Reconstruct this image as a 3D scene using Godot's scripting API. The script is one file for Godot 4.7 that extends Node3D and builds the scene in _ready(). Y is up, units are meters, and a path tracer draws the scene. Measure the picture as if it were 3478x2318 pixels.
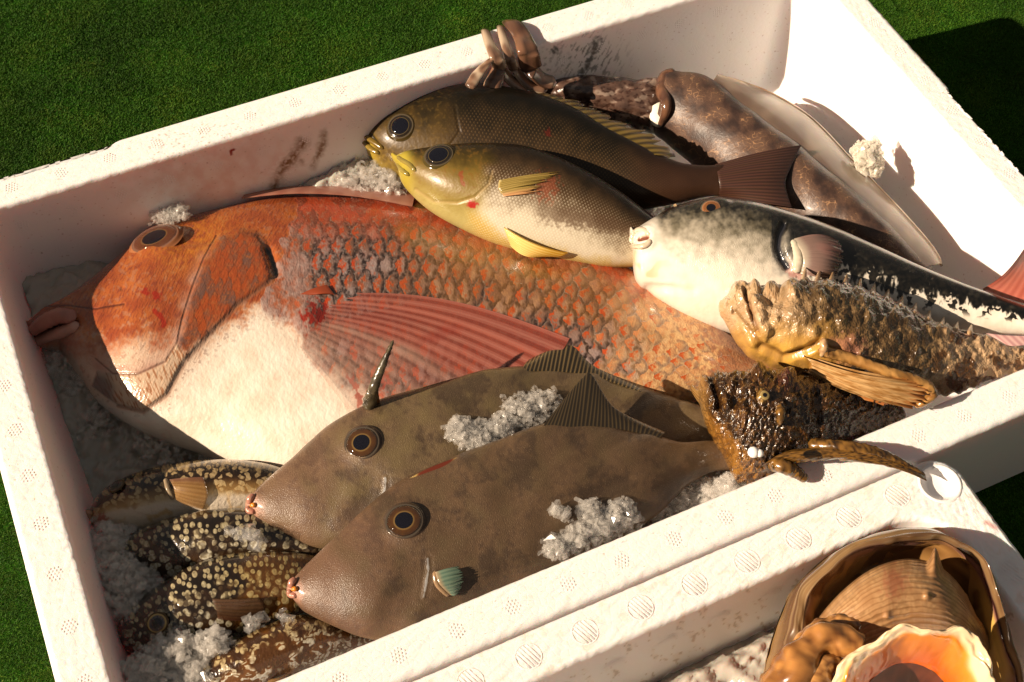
extends Node3D
# A white foam fish box on green turf, seen from above in low warm sunlight. y is up, metres.
# Places read off the photograph are given as (column, row, height above the box rim); W() turns one into a point.

const RIM := 0.125
const EYE := Vector3(0, 0.705, 0)
const FOCAL := 4276.7
const YAW := 0.46087
var cam_r: Vector3
var cam_u: Vector3
var cam_f: Vector3
var AX := Vector3(cos(YAW), 0, -sin(YAW))
var AZ := Vector3(sin(YAW), 0, cos(YAW))
var rng := RandomNumberGenerator.new()
var nA := FastNoiseLite.new()
var nB := FastNoiseLite.new()
var nC := FastNoiseLite.new()
var taken := {}
# outlines of markings, as photo places
var K0 := V2([930, 640, 960, 570, 1000, 530, 1030, 490])
var K1 := V2([975, 575, 1010, 540, 1025, 545])
var K2 := V2([1060, 560, 1085, 520, 1100, 480, 1105, 450])
var K3 := V2([1030, 490, 1035, 470])
var K4 := V2([1975, 250, 2000, 210, 2020, 170, 2035, 140])
var K5 := V2([1880, 175, 1892, 165])
var K6 := V2([2015, 155, 2035, 135])
var K7 := V2([785, 525, 783, 512, 795, 508])
var K8 := V2([3350, 1775, 3385, 1795])
var K9 := V2([720, 832, 662, 960, 617, 1080, 600, 1160, 562, 1215, 470, 1250, 385, 1248, 322, 1190, 300, 1120, 380, 960, 560, 860])
var K10 := V2([735, 800, 690, 890, 650, 990, 617, 1090, 602, 1160, 564, 1216, 470, 1252, 385, 1250, 325, 1205])
var K11 := V2([722, 850, 755, 805, 810, 786, 862, 796, 896, 836, 914, 882, 936, 930, 905, 968, 800, 1040, 700, 1140, 630, 1205, 604, 1165, 645, 1020, 690, 900])
var K12 := V2([880, 812, 900, 845, 916, 888, 938, 930, 908, 972, 803, 1046, 703, 1146, 634, 1212, 570, 1318, 490, 1368, 405, 1352])
var K13 := V2([598, 1168, 626, 1200, 562, 1312, 490, 1360, 400, 1345, 318, 1290, 335, 1245, 385, 1254, 470, 1258, 560, 1225])
var K14 := V2([908, 850, 922, 890, 934, 930])
var K15 := V2([98, 1100, 150, 1068, 225, 1050, 252, 1066, 250, 1096, 190, 1116, 120, 1142, 100, 1160])
var K16 := V2([102, 1162, 150, 1128, 215, 1110, 262, 1088])
var K17 := V2([148, 1052, 230, 1040, 330, 1048, 420, 1035])
var K18 := V2([560, 1330, 640, 1235, 780, 1120, 900, 1040, 985, 1120, 1060, 1195, 1170, 1290, 1320, 1360, 1500, 1400, 1650, 1560])
var K19 := V2([560, 1330, 640, 1235, 780, 1110, 880, 1045, 985, 1120, 1060, 1190, 1160, 1280, 1290, 1330, 1400, 1400, 1500, 1640, 300, 1640, 330, 1330])
var K20 := V2([475, 990, 500, 1000, 540, 1005, 530, 1020])
var K21 := V2([525, 1060, 550, 1075, 555, 1100])
var K22 := V2([1190, 1270, 1215, 1320, 1225, 1370])
var K23 := V2([1545, 380, 1552, 430, 1560, 470, 1530, 510, 1470, 540])
var K24 := V2([1232, 452, 1262, 470, 1285, 505])
var K25 := V2([1668, 596, 1655, 640, 1610, 682, 1550, 698, 1470, 692, 1410, 650])
var K26 := V2([1560, 600, 1566, 630, 1572, 640])
var K27 := V2([1380, 620, 1420, 540, 1560, 520, 1668, 590, 1655, 640, 1610, 680, 1550, 696, 1470, 690])
var K28 := V2([2660, 770, 2644, 810, 2640, 850, 2652, 890, 2672, 918])
var K29 := V2([2172, 822, 2196, 818])
var K30 := V2([2190, 970, 2280, 985, 2330, 998])
var K31 := V2([2690, 830, 2705, 900])
var K32 := V2([2200, 985, 2290, 990, 2350, 1000])
var K33 := V2([1308, 1612, 1308, 1640, 1298, 1680])
var K34 := V2([1450, 1878, 1452, 1915, 1444, 1955, 1436, 1998])
var K35 := V2([2500, 1060, 2540, 1110, 2590, 1180, 2660, 1215, 2740, 1190, 2780, 1165])
var K36 := V2([2530, 1010, 2548, 1050, 2560, 1090, 2575, 1130])
var K37 := V2([2412, 1285, 2424, 1310, 2436, 1345, 2440, 1375])
var K38 := V2([2440, 1380, 2470, 1440, 2480, 1500])
var K39 := V2([2770, 1330, 2775, 1420, 2765, 1510])

# ---------------------------------------------------------------- places
func look_dir(x: float, y: float) -> Vector3:
	return (cam_f * FOCAL + cam_r * (x - 1739.0) - cam_u * (y - 1159.0)).normalized()
func W(x: float, y: float, h: float) -> Vector3:
	var d := look_dir(x, y)
	return EYE + d * ((RIM + h - EYE.y) / d.y)
func W3(p: Vector3) -> Vector3:
	return W(p.x, p.y, p.z)
func seen(p: Vector3) -> Vector2:
	var v := p - EYE
	var z := v.dot(cam_f)
	return Vector2(1739.0 + FOCAL * v.dot(cam_r) / z, 1159.0 - FOCAL * v.dot(cam_u) / z)
func BX(a: float, b: float, h: float) -> Vector3:
	return AX * a + AZ * b + Vector3(0, RIM + h, 0)

# ---------------------------------------------------------------- small maths
func ss(a: float, b: float, x: float) -> float:
	return smoothstep(a, b, x)
func rgb8(r: float, g: float, b: float, h := 0.0) -> Color:
	return Color(r / 255.0, g / 255.0, b / 255.0, h)
func mixc(a: Color, b: Color, k: float) -> Color:
	return a.lerp(b, clampf(k, 0.0, 1.0))
func lin(r: float, g: float, b: float, a := 1.0) -> Color:
	var c := Color(r / 255.0, g / 255.0, b / 255.0).srgb_to_linear()
	c.a = a
	return c
func seg_d(p: Vector2, a: Vector2, b: Vector2) -> float:
	var ab := b - a
	var k := clampf((p - a).dot(ab) / maxf(ab.length_squared(), 1e-9), 0.0, 1.0)
	return p.distance_to(a + ab * k)
class Outline:
	var pts: PackedVector2Array
	var box: Rect2
	func _init(p: PackedVector2Array) -> void:
		pts = p
		box = Rect2(p[0], Vector2.ZERO)
		for q in p:
			box = box.expand(q)
func line_d(p: Vector2, o: Outline, lim := 60.0) -> float:
	if p.x < o.box.position.x - lim or p.y < o.box.position.y - lim or p.x > o.box.end.x + lim or p.y > o.box.end.y + lim:
		return 999.0
	var d := 1e9
	var pts := o.pts
	for i in pts.size() - 1:
		d = minf(d, seg_d(p, pts[i], pts[i + 1]))
	return d
func poly_in(p: Vector2, o: Outline, lim := 40.0) -> float:
	# signed distance, positive inside
	if p.x < o.box.position.x - lim or p.y < o.box.position.y - lim or p.x > o.box.end.x + lim or p.y > o.box.end.y + lim:
		return -999.0
	var d := line_d(p, o, 1e9)
	d = minf(d, seg_d(p, o.pts[o.pts.size() - 1], o.pts[0]))
	return d if Geometry2D.is_point_in_polygon(p, o.pts) else -d
func V2(a: Array) -> Outline:
	var o := PackedVector2Array()
	for i in range(0, a.size(), 2):
		o.append(Vector2(a[i], a[i + 1]))
	return Outline.new(o)
func hash1(i: int, j: int, s := 0) -> float:
	var h := (i * 374761393 + j * 668265263 + s * 2147483647) & 0x7fffffff
	h = ((h ^ (h >> 13)) * 1274126177) & 0x7fffffff
	return float((h ^ (h >> 16)) & 0xffff) / 65535.0
func smooth_path(pts: Array, n: int) -> Array:
	# Catmull-Rom through points of any vector type, n + 1 samples even in length
	var m := pts.size()
	if m == 2:
		var o2 := []
		for i in n + 1:
			o2.append(pts[0].lerp(pts[1], float(i) / n))
		return o2
	var fine := []
	for i in m - 1:
		var p0 = pts[max(i - 1, 0)]
		var p1 = pts[i]
		var p2 = pts[i + 1]
		var p3 = pts[min(i + 2, m - 1)]
		for k in 12:
			fine.append(p1.cubic_interpolate(p2, p0, p3, k / 12.0))
	fine.append(pts[m - 1])
	var acc := PackedFloat32Array([0.0])
	for i in range(1, fine.size()):
		acc.append(acc[i - 1] + (fine[i] - fine[i - 1]).length())
	var out := []
	var j := 0
	for i in n + 1:
		var s := acc[acc.size() - 1] * i / n
		while j < fine.size() - 2 and acc[j + 1] < s:
			j += 1
		out.append(fine[j].lerp(fine[j + 1], clampf((s - acc[j]) / maxf(acc[j + 1] - acc[j], 1e-9), 0, 1)))
	return out

# ---------------------------------------------------------------- objects
func numbered(called: String) -> String:
	if not taken.has(called):
		taken[called] = 0
		return called
	taken[called] += 1
	return "%s_%03d" % [called, taken[called]]
func tag(o: Node, label: String, category: String, group := "") -> void:
	o.set_meta("label", label)
	o.set_meta("category", category)
	if group:
		o.set_meta("group", group)
func thing(called: String, label: String, category: String, at: Vector3, group := "") -> Node3D:
	var o := Node3D.new()
	o.name = numbered(called)
	add_child(o)
	o.position = at
	tag(o, label, category, group)
	return o
func origin_of(n: Node) -> Vector3:
	var o := Vector3.ZERO
	while n is Node3D and n != self:
		o += n.position
		n = n.get_parent()
	return o
func grid_mesh(P: Array, nu: int, nv: int, wrap_v: bool, uv: PackedVector2Array, col: PackedColorArray, off: Vector3, flip = false) -> ArrayMesh:
	# P: (nu+1) rows of (nv or nv+1) points, row-major, smooth normals by differences
	var rowlen := nv if wrap_v else nv + 1
	if flip == null:
		# an open sheet or a thin sheet whose first half of each row is its upper side: face the eye
		var sum := 0.0
		for i in range(1, nu, maxi(nu / 12, 1)):
			for j in range(1, rowlen / 2, maxi(rowlen / 12, 1)):
				var c: Vector3 = P[i * rowlen + j]
				var tu: Vector3 = P[(i + 1) * rowlen + j] - P[(i - 1) * rowlen + j]
				var tv: Vector3 = P[i * rowlen + j + 1] - P[i * rowlen + j - 1]
				sum += tu.cross(tv).normalized().dot((EYE - c).normalized())
		flip = sum < 0.0
	var vs := PackedVector3Array()
	var ns := PackedVector3Array()
	vs.resize((nu + 1) * rowlen)
	ns.resize((nu + 1) * rowlen)
	for i in nu + 1:
		for j in rowlen:
			var c: Vector3 = P[i * rowlen + j]
			var ju := (j + 1) % rowlen if wrap_v else mini(j + 1, rowlen - 1)
			var jd := (j + rowlen - 1) % rowlen if wrap_v else maxi(j - 1, 0)
			var tu: Vector3 = P[mini(i + 1, nu) * rowlen + j] - P[maxi(i - 1, 0) * rowlen + j]
			var tv: Vector3 = P[i * rowlen + ju] - P[i * rowlen + jd]
			var nn := tu.cross(tv)
			if flip:
				nn = -nn
			vs[i * rowlen + j] = c - off
			ns[i * rowlen + j] = nn.normalized() if nn.length_squared() > 1e-18 else Vector3.UP
	var ix := PackedInt32Array()
	for i in nu:
		for j in nv:
			var j2 := (j + 1) % rowlen if wrap_v else j + 1
			var a := i * rowlen + j
			var b := i * rowlen + j2
			var c2 := (i + 1) * rowlen + j
			var d := (i + 1) * rowlen + j2
			if flip:
				ix.append_array([a, c2, b, b, c2, d])
			else:
				ix.append_array([a, b, c2, b, d, c2])
	var arr := []
	arr.resize(Mesh.ARRAY_MAX)
	arr[Mesh.ARRAY_VERTEX] = vs
	arr[Mesh.ARRAY_NORMAL] = ns
	if uv.size():
		arr[Mesh.ARRAY_TEX_UV] = uv
	if col.size():
		arr[Mesh.ARRAY_COLOR] = col
	arr[Mesh.ARRAY_INDEX] = ix
	var m := ArrayMesh.new()
	m.add_surface_from_arrays(Mesh.PRIMITIVE_TRIANGLES, arr)
	return m
func obj(called: String, m: Mesh, mat: Material, parent: Node = self) -> MeshInstance3D:
	var o := MeshInstance3D.new()
	o.name = numbered(called) if parent == self else called
	o.mesh = m
	o.material_override = mat
	o.cast_shadow = GeometryInstance3D.SHADOW_CASTING_SETTING_ON
	parent.add_child(o, true)
	return o

# ---------------------------------------------------------------- materials
func wet(rough: float, coat := 0.0, spec := 0.5) -> StandardMaterial3D:
	var m := StandardMaterial3D.new()
	m.roughness = rough
	m.metallic_specular = spec
	m.vertex_color_use_as_albedo = true
	m.cull_mode = BaseMaterial3D.CULL_DISABLED
	if coat > 0.0:
		m.clearcoat_enabled = true
		m.clearcoat = coat
		m.clearcoat_roughness = 0.12
	return m
func sheet_mat(rough := 0.35) -> StandardMaterial3D:
	var m := wet(rough, 0.4)
	m.transparency = BaseMaterial3D.TRANSPARENCY_ALPHA
	return m

# ---------------------------------------------------------------- bodies
class Body:
	var nt := 0
	var np := 0
	var D := PackedVector2Array()
	var V := PackedVector2Array()
	var P := []
	var node: Node3D
	var mesh_node: MeshInstance3D

func hermite(st: Array, ts: PackedFloat32Array, t: float, k: int) -> float:
	var i := 0
	while i < ts.size() - 2 and ts[i + 1] < t:
		i += 1
	var h := ts[i + 1] - ts[i]
	var u := clampf((t - ts[i]) / h, 0.0, 1.0)
	var y0: float = st[i][k]
	var y1: float = st[i + 1][k]
	var m0: float = (y1 - y0) / h
	var m1: float = m0
	if i > 0:
		m0 = (y1 - st[i - 1][k]) / (ts[i + 1] - ts[i - 1])
	if i < ts.size() - 2:
		m1 = (st[i + 2][k] - y0) / (ts[i + 2] - ts[i])
	var u2 := u * u
	var u3 := u2 * u
	return (2 * u3 - 3 * u2 + 1) * y0 + (u3 - 2 * u2 + u) * h * m0 + (-2 * u3 + 3 * u2) * y1 + (u3 - u2) * h * m1

# st rows: dorsal x, y, ventral x, y (photo places), height of the middle over the rim, half thickness
func body(called: String, st: Array, tilt: float, nt: int, np: int, tex: Vector2i, paint: Callable, disp, mat: StandardMaterial3D, parent: Node3D, cap0 := 0.5, cap1 := 0.3, head_tilt := 0.0) -> Body:
	var B := Body.new()
	B.nt = nt
	B.np = np
	B.node = parent
	var ts := PackedFloat32Array([0.0])
	for i in range(1, st.size()):
		var c0 := Vector2(st[i - 1][0] + st[i - 1][2], st[i - 1][1] + st[i - 1][3]) * 0.5
		var c1 := Vector2(st[i][0] + st[i][2], st[i][1] + st[i][3]) * 0.5
		ts.append(ts[i - 1] + maxf(c0.distance_to(c1), 1.0))
	var tot := ts[ts.size() - 1]
	for i in ts.size():
		ts[i] /= tot
	var C := []
	var prm := []
	for i in nt + 1:
		var t := float(i) / nt
		var d := Vector2(hermite(st, ts, t, 0), hermite(st, ts, t, 1))
		var v := Vector2(hermite(st, ts, t, 2), hermite(st, ts, t, 3))
		B.D.append(d)
		B.V.append(v)
		var m := (d + v) * 0.5
		C.append(W(m.x, m.y, hermite(st, ts, t, 4)))
		prm.append(maxf(hermite(st, ts, t, 5), 0.0015))
	var ring := np * 2
	var off := origin_of(parent)
	var pts := []
	pts.resize((nt + 1) * ring)
	var uv := PackedVector2Array()
	uv.resize((nt + 1) * ring)
	for i in nt + 1:
		var t := float(i) / nt
		var lean := tilt + head_tilt * (1.0 - ss(0.06, 0.28, t))
		var n0 := Vector3(0, cos(lean), sin(lean))
		var c: Vector3 = C[i]
		var vd := (c - EYE).normalized()
		var z := (c - EYE).dot(cam_f)
		var dd := cam_f + cam_r * ((B.D[i].x - 1739.0) / FOCAL) - cam_u * ((B.D[i].y - 1159.0) / FOCAL)
		var dv := cam_f + cam_r * ((B.V[i].x - 1739.0) / FOCAL) - cam_u * ((B.V[i].y - 1159.0) / FOCAL)
		var s := (dd - dv) * z
		var w := s.length() * 0.5
		s = s.normalized()
		# the ring lies in the plane of the sight line and the dorsal direction; its own up leans as n0 does
		var n := (s * n0.dot(s) - vd * n0.dot(-vd)).normalized()
		var e := (s * n.dot(-vd) + vd * n.dot(s)).normalized()
		var b: float = minf(prm[i], w * 1.4)
		var Bn := b * n.dot(s)
		var a := sqrt(maxf(w * w - Bn * Bn, 0.09 * w * w)) / e.dot(s)
		var ph := atan2(Bn, a * e.dot(s))
		for j in ring:
			var psi := PI * j / np
			var k := (1.0 - cos(psi)) * 0.5
			var th := psi + ph
			var q := B.D[i].lerp(B.V[i], k)
			var p := c + e * (a * cos(th)) + n * (b * sin(th))
			var o := (e * (b * cos(th)) + n * (a * sin(th))).normalized()
			if disp != null:
				p += o * float(disp.call(q.x, q.y, t, psi))
			pts[i * ring + j] = p
			uv[i * ring + j] = Vector2(t, psi / PI if psi <= PI else 2.0 - psi / PI)
	# rounded ends
	var all := []
	var uv2 := PackedVector2Array()
	var nc := 5
	for k in nc:
		var f := PI * 0.5 * k / nc
		var c0: Vector3 = C[0]
		var out: Vector3 = (C[0] - C[1]).normalized()
		var r0: float = prm[0]
		for j in ring:
			all.append(c0 + (pts[j] - c0) * maxf(sin(f), 0.02) + out * (cos(f) * r0 * cap0 * 2.0))
			uv2.append(uv[j])
	all.append_array(pts)
	uv2.append_array(uv)
	for k in range(nc - 1, -1, -1):
		var f := PI * 0.5 * k / nc
		var c1: Vector3 = C[nt]
		var out: Vector3 = (C[nt] - C[nt - 1]).normalized()
		for j in ring:
			all.append(c1 + (pts[nt * ring + j] - c1) * maxf(sin(f), 0.02) + out * (cos(f) * prm[nt] * cap1 * 2.0))
			uv2.append(uv[nt * ring + j])
	B.P = pts
	var m := mat.duplicate() as StandardMaterial3D
	m.vertex_color_use_as_albedo = false
	m.texture_repeat = false
	var im := texture_of(B, tex, paint)
	m.albedo_texture = ImageTexture.create_from_image(im[0])
	m.heightmap_enabled = true
	m.heightmap_texture = ImageTexture.create_from_image(im[1])
	m.heightmap_scale = 0.4
	B.mesh_node = obj(called, grid_mesh(all, nt + nc * 2, ring, true, uv2, PackedColorArray(), off, true), m, parent)
	return B

var job_rows := []
var job_rows_h := []
func texture_of(B: Body, size: Vector2i, paint: Callable) -> Array:
	var w := size.x
	var h := size.y
	job_rows = []
	job_rows_h = []
	job_rows.resize(h)
	job_rows_h.resize(h)
	var Dw := PackedVector2Array()
	var Vw := PackedVector2Array()
	for i in w:
		var f := (i + 0.5) / w * B.nt
		var i0 := mini(int(f), B.nt - 1)
		Dw.append(B.D[i0].lerp(B.D[i0 + 1], f - i0))
		Vw.append(B.V[i0].lerp(B.V[i0 + 1], f - i0))
	var row := func(j: int) -> void:
		var v := (j + 0.5) / h
		var k := (1.0 - cos(PI * v)) * 0.5
		var by := PackedByteArray()
		by.resize(w * 3)
		var hs := PackedFloat32Array()
		hs.resize(w)
		for i in w:
			var q := Dw[i].lerp(Vw[i], k)
			var c: Color = paint.call(q.x, q.y, (i + 0.5) / w, v)
			by[i * 3] = int(clampf(c.r * 0.9, 0, 1) * 255.0)
			by[i * 3 + 1] = int(clampf(c.g * 0.9, 0, 1) * 255.0)
			by[i * 3 + 2] = int(clampf(c.b * 0.9, 0, 1) * 255.0)
			hs[i] = c.a
		job_rows[j] = by
		job_rows_h[j] = hs
	var task := WorkerThreadPool.add_group_task(row, h)
	WorkerThreadPool.wait_for_group_task_completion(task)
	var bytes := PackedByteArray()
	var heights := PackedByteArray()
	for j in h:
		bytes.append_array(job_rows[j])
		heights.append_array((job_rows_h[j] as PackedFloat32Array).to_byte_array())
	return [Image.create_from_data(w, h, false, Image.FORMAT_RGB8, bytes), Image.create_from_data(w, h, false, Image.FORMAT_RF, heights)]

# the point of a body's upper side that shows at a photo place, lifted towards the eye
func on(B: Body, x: float, y: float, lift := 0.0) -> Vector3:
	var q := Vector2(x, y)
	var best := 0
	var bd := 1e18
	var ring := B.np * 2
	var i := 0
	while i <= B.nt:
		var d := B.D[i]
		var e := B.V[i] - d
		var k := clampf((q - d).dot(e) / e.length_squared(), 0.0, 1.0)
		var dd := q.distance_squared_to(d + e * k)
		if dd < bd:
			bd = dd
			best = i
		i += 1
	var d2 := B.D[best]
	var e2 := B.V[best] - d2
	var k2 := clampf((q - d2).dot(e2) / e2.length_squared(), 0.01, 0.99)
	var jf := acos(1.0 - 2.0 * k2) / PI * B.np
	var j := mini(int(jf), B.np - 1)
	var p: Vector3 = B.P[best * ring + j].lerp(B.P[best * ring + j + 1], jf - j)
	var dep := (p - EYE).dot(cam_f)
	var dir := cam_f + cam_r * ((x - 1739.0) / FOCAL) - cam_u * ((y - 1159.0) / FOCAL)
	return EYE + dir * dep - dir.normalized() * lift
func normal_on(B: Body, x: float, y: float) -> Vector3:
	var c := on(B, x, y)
	var n := (on(B, x + 22, y) - on(B, x - 22, y)).cross(on(B, x, y - 22) - on(B, x, y + 22)).normalized()
	return n if n.dot(EYE - c) > 0 else -n

# ---------------------------------------------------------------- sheets, tubes, eyes
# a fin: base and tip lines, thin but solid; col(u, v) gives a linear colour with opacity
func fin(called: String, base: Array, tip: Array, nu: int, nv: int, rays: float, ridge: float, col: Callable, parent: Node3D, bulge := 0.0, mat: Material = null, thick := 0.0005, fray := 0.0) -> MeshInstance3D:
	var bb := smooth_path(base, nu)
	var tt := smooth_path(tip, nu)
	var top := []
	var bot := []
	var cs := PackedColorArray()
	var off := origin_of(parent)
	for i in nu + 1:
		var u := float(i) / nu
		var d: Vector3 = tt[i] - bb[i]
		var along: Vector3 = bb[mini(i + 1, nu)] - bb[maxi(i - 1, 0)] + tt[mini(i + 1, nu)] - tt[maxi(i - 1, 0)]
		var n := d.cross(along).normalized()
		if n.dot(EYE - bb[i]) < 0:
			n = -n
		var cut := 1.0 - fray * absf(nB.get_noise_2d(u * 900.0, 3.0 + nu)) * 2.0
		for j in nv + 1:
			var v := float(j) / nv
			var r := cos(u * rays * TAU)
			var p: Vector3 = bb[i] + d * (v * cut) + n * (bulge * sin(PI * v) + ridge * 0.14 * r * (0.35 + 0.65 * sqrt(v)))
			top.append(p + n * thick * 0.5)
			bot.append(p - n * thick * 0.5)
			cs.append(col.call(u, v))
	var P := []
	var C2 := PackedColorArray()
	var rl := nv + 1
	for i in nu + 1:
		for j in rl:
			P.append(top[i * rl + j])
			C2.append(cs[i * rl + j])
		for j in range(rl - 1, -1, -1):
			P.append(bot[i * rl + j])
			C2.append(cs[i * rl + j])
	return obj(called, grid_mesh(P, nu, rl * 2, true, PackedVector2Array(), C2, off, null), mat if mat else sheet_mat(), parent)

func tube(called: String, pts: Array, rad: Array, seg: int, ring: int, col: Callable, mat: Material, parent: Node3D, squash := 1.0, lump := 0.0, lumpf := 300.0) -> MeshInstance3D:
	var path := smooth_path(pts, seg)
	var P := []
	var cs := PackedColorArray()
	var up := Vector3.UP
	for i in seg + 1:
		var u := float(i) / seg
		var f := u * (rad.size() - 1)
		var k := mini(int(f), rad.size() - 2)
		var r: float = lerpf(rad[k], rad[k + 1], f - k)
		if i == 0 or i == seg:
			r *= 0.12
		elif i == 1 or i == seg - 1:
			r *= 0.8
		var T: Vector3 = (path[mini(i + 1, seg)] - path[maxi(i - 1, 0)]).normalized()
		var sx := T.cross(up if absf(T.y) < 0.9 else Vector3.BACK).normalized()
		var sy := sx.cross(T).normalized()
		for j in ring:
			var a := TAU * j / ring
			var o := sx * cos(a) + sy * (sin(a) * squash)
			var p: Vector3 = path[i] + o * r
			if lump > 0.0:
				p += o * lump * nB.get_noise_3d(p.x * lumpf * 100.0, p.y * lumpf * 100.0, p.z * lumpf * 100.0)
			P.append(p)
			cs.append(col.call(u, a))
	return obj(called, grid_mesh(P, seg, ring, true, PackedVector2Array(), cs, origin_of(parent)), mat, parent)

# a lathe round axis n: rows of [distance along n, radius]
func lathe(called: String, c: Vector3, n: Vector3, prof: Array, ring: int, col: Callable, mat: Material, parent: Node3D, ex := 1.0, turn := 0.0) -> MeshInstance3D:
	var sx := n.cross(cam_u).normalized() * -1.0
	sx = sx.rotated(n, turn)
	var sy := n.cross(sx).normalized()
	var P := []
	var cs := PackedColorArray()
	for i in prof.size():
		for j in ring:
			var a := TAU * j / ring
			P.append(c + n * prof[i][0] + (sx * cos(a) * ex + sy * sin(a)) * prof[i][1])
			cs.append(col.call(float(i) / (prof.size() - 1), a))
	return obj(called, grid_mesh(P, prof.size() - 1, ring, true, PackedVector2Array(), cs, origin_of(parent), true), mat, parent)

var eye_mat: StandardMaterial3D
# a fish eye: skin ring, iris, and a clear dome over a dark pupil
func fish_eye(B: Body, x: float, y: float, r: float, ex: float, turn: float, iris: Color, iris_out: Color, skin: Color, pupil_share: float, lean := Vector3.ZERO, sink := 0.12) -> void:
	var n := normal_on(B, x, y)
	n = (n + lean).normalized()
	var c := on(B, x, y) - n * r * sink
	if eye_mat == null:
		eye_mat = wet(0.12, 0.0, 0.4)
	var prof := []
	for i in 25:
		var rr := lerpf(1.28, 0.0, i / 24.0)
		var z := 0.0
		if rr > 1.0:
			z = lerpf(-0.14, 0.05, ss(1.28, 1.06, rr)) - 0.03 * ss(1.06, 1.0, rr)
		else:
			z = 0.02 + 0.13 * sqrt(maxf(1.0 - rr * rr * 0.98, 0.0))
		prof.append([z * r, maxf(rr, 0.004) * r])
	var col := func(f: float, a: float) -> Color:
		var rr := lerpf(1.28, 0.0, f)
		var c2 := skin
		if rr < 1.07:
			c2 = iris_out.lerp(Color(0.5, 0.42, 0.34), 0.10)
		if rr < 0.99:
			c2 = iris_out
		if rr < 0.94:
			var k := 0.5 + 0.5 * nB.get_noise_2d(cos(a) * 500.0 + 9.0 * x, sin(a) * 500.0 + rr * 100.0)
			c2 = iris.lerp(iris_out, clampf((rr - pupil_share) * 1.2 + (k - 0.5) * 0.6, 0, 1))
		if rr < pupil_share + 0.07:
			c2 = iris.lerp(Color(0.6, 0.42, 0.14), 0.14)
		if rr < pupil_share:
			c2 = Color(0.006, 0.008, 0.012)
		return c2
	var o := lathe("eye", c, n, prof, 28, col, eye_mat, B.node, ex, turn)
	var pp := []
	for i in 7:
		var rr := lerpf(pupil_share, 0.0, i / 6.0)
		pp.append([(0.02 + 0.13 * sqrt(1.0 - rr * rr * 0.98)) * r + 0.0001, maxf(rr, 0.003) * r])
	lathe("pupil", c, n, pp, 24, func(_f, _a): return Color(0.004, 0.006, 0.010), eye_mat, o, ex, turn)
	# clear wet cornea over the iris
	if cornea_mat == null:
		cornea_mat = StandardMaterial3D.new()
		cornea_mat.albedo_color = Color(1, 1, 1, 0.0)
		cornea_mat.transparency = BaseMaterial3D.TRANSPARENCY_ALPHA
		cornea_mat.roughness = 0.03
		cornea_mat.metallic_specular = 0.6
	var cp := []
	for i in 11:
		var rr := lerpf(1.0, 0.0, i / 10.0)
		cp.append([(0.02 + 0.34 * sqrt(maxf(1.0 - rr * rr, 0.0))) * r, maxf(rr, 0.004) * r])
	lathe("cornea", c, n, cp, 28, func(_f, _a): return Color.WHITE, cornea_mat, o, ex, turn)
var cornea_mat: StandardMaterial3D

# ---------------------------------------------------------------- setting
func build_light() -> void:
	var pitch := 0.969492
	var roll := 0.0382875
	cam_f = Vector3(0, -sin(pitch), -cos(pitch))
	var r := Vector3(1, 0, 0)
	var u := r.cross(cam_f)
	cam_r = r * cos(roll) + u * sin(roll)
	cam_u = u * cos(roll) - r * sin(roll)
	var cam := Camera3D.new()
	cam.name = "camera"
	cam.transform = Transform3D(Basis(cam_r, cam_u, -cam_f), EYE)
	cam.fov = 30.3262
	cam.near = 0.02
	cam.far = 60.0
	add_child(cam)
	cam.current = true
	var env := Environment.new()
	env.background_mode = Environment.BG_SKY
	var sm := ProceduralSkyMaterial.new()
	sm.sky_top_color = Color(0.50, 0.49, 0.48)
	sm.sky_horizon_color = Color(0.76, 0.67, 0.57)
	sm.ground_bottom_color = Color(0.16, 0.15, 0.13)
	sm.ground_horizon_color = Color(0.42, 0.38, 0.33)
	sm.sun_angle_max = 12.0
	var sky := Sky.new()
	sky.sky_material = sm
	env.sky = sky
	env.background_energy_multiplier = SKY_E
	env.tonemap_mode = Environment.TONE_MAPPER_LINEAR
	env.tonemap_exposure = EXPO
	env.sdfgi_enabled = true
	env.ssao_enabled = true
	env.ssil_enabled = true
	var we := WorldEnvironment.new()
	we.name = "environment"
	we.environment = env
	add_child(we)
	var sun := DirectionalLight3D.new()
	sun.name = "sun"
	var el := deg_to_rad(30.0)
	var az := deg_to_rad(19.0)
	var to := Vector3(cos(az) * cos(el), -sin(el), -sin(az) * cos(el))
	sun.transform = Transform3D(Basis.looking_at(to, Vector3.UP), Vector3(-3, 3, 1))
	sun.light_color = Color(1.0, 0.91, 0.80)
	sun.light_energy = 1.6
	sun.light_angular_distance = 0.6
	sun.shadow_enabled = true
	add_child(sun)

const KR := 12
const SKY_E := 0.37
const EXPO := 1.68

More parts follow.
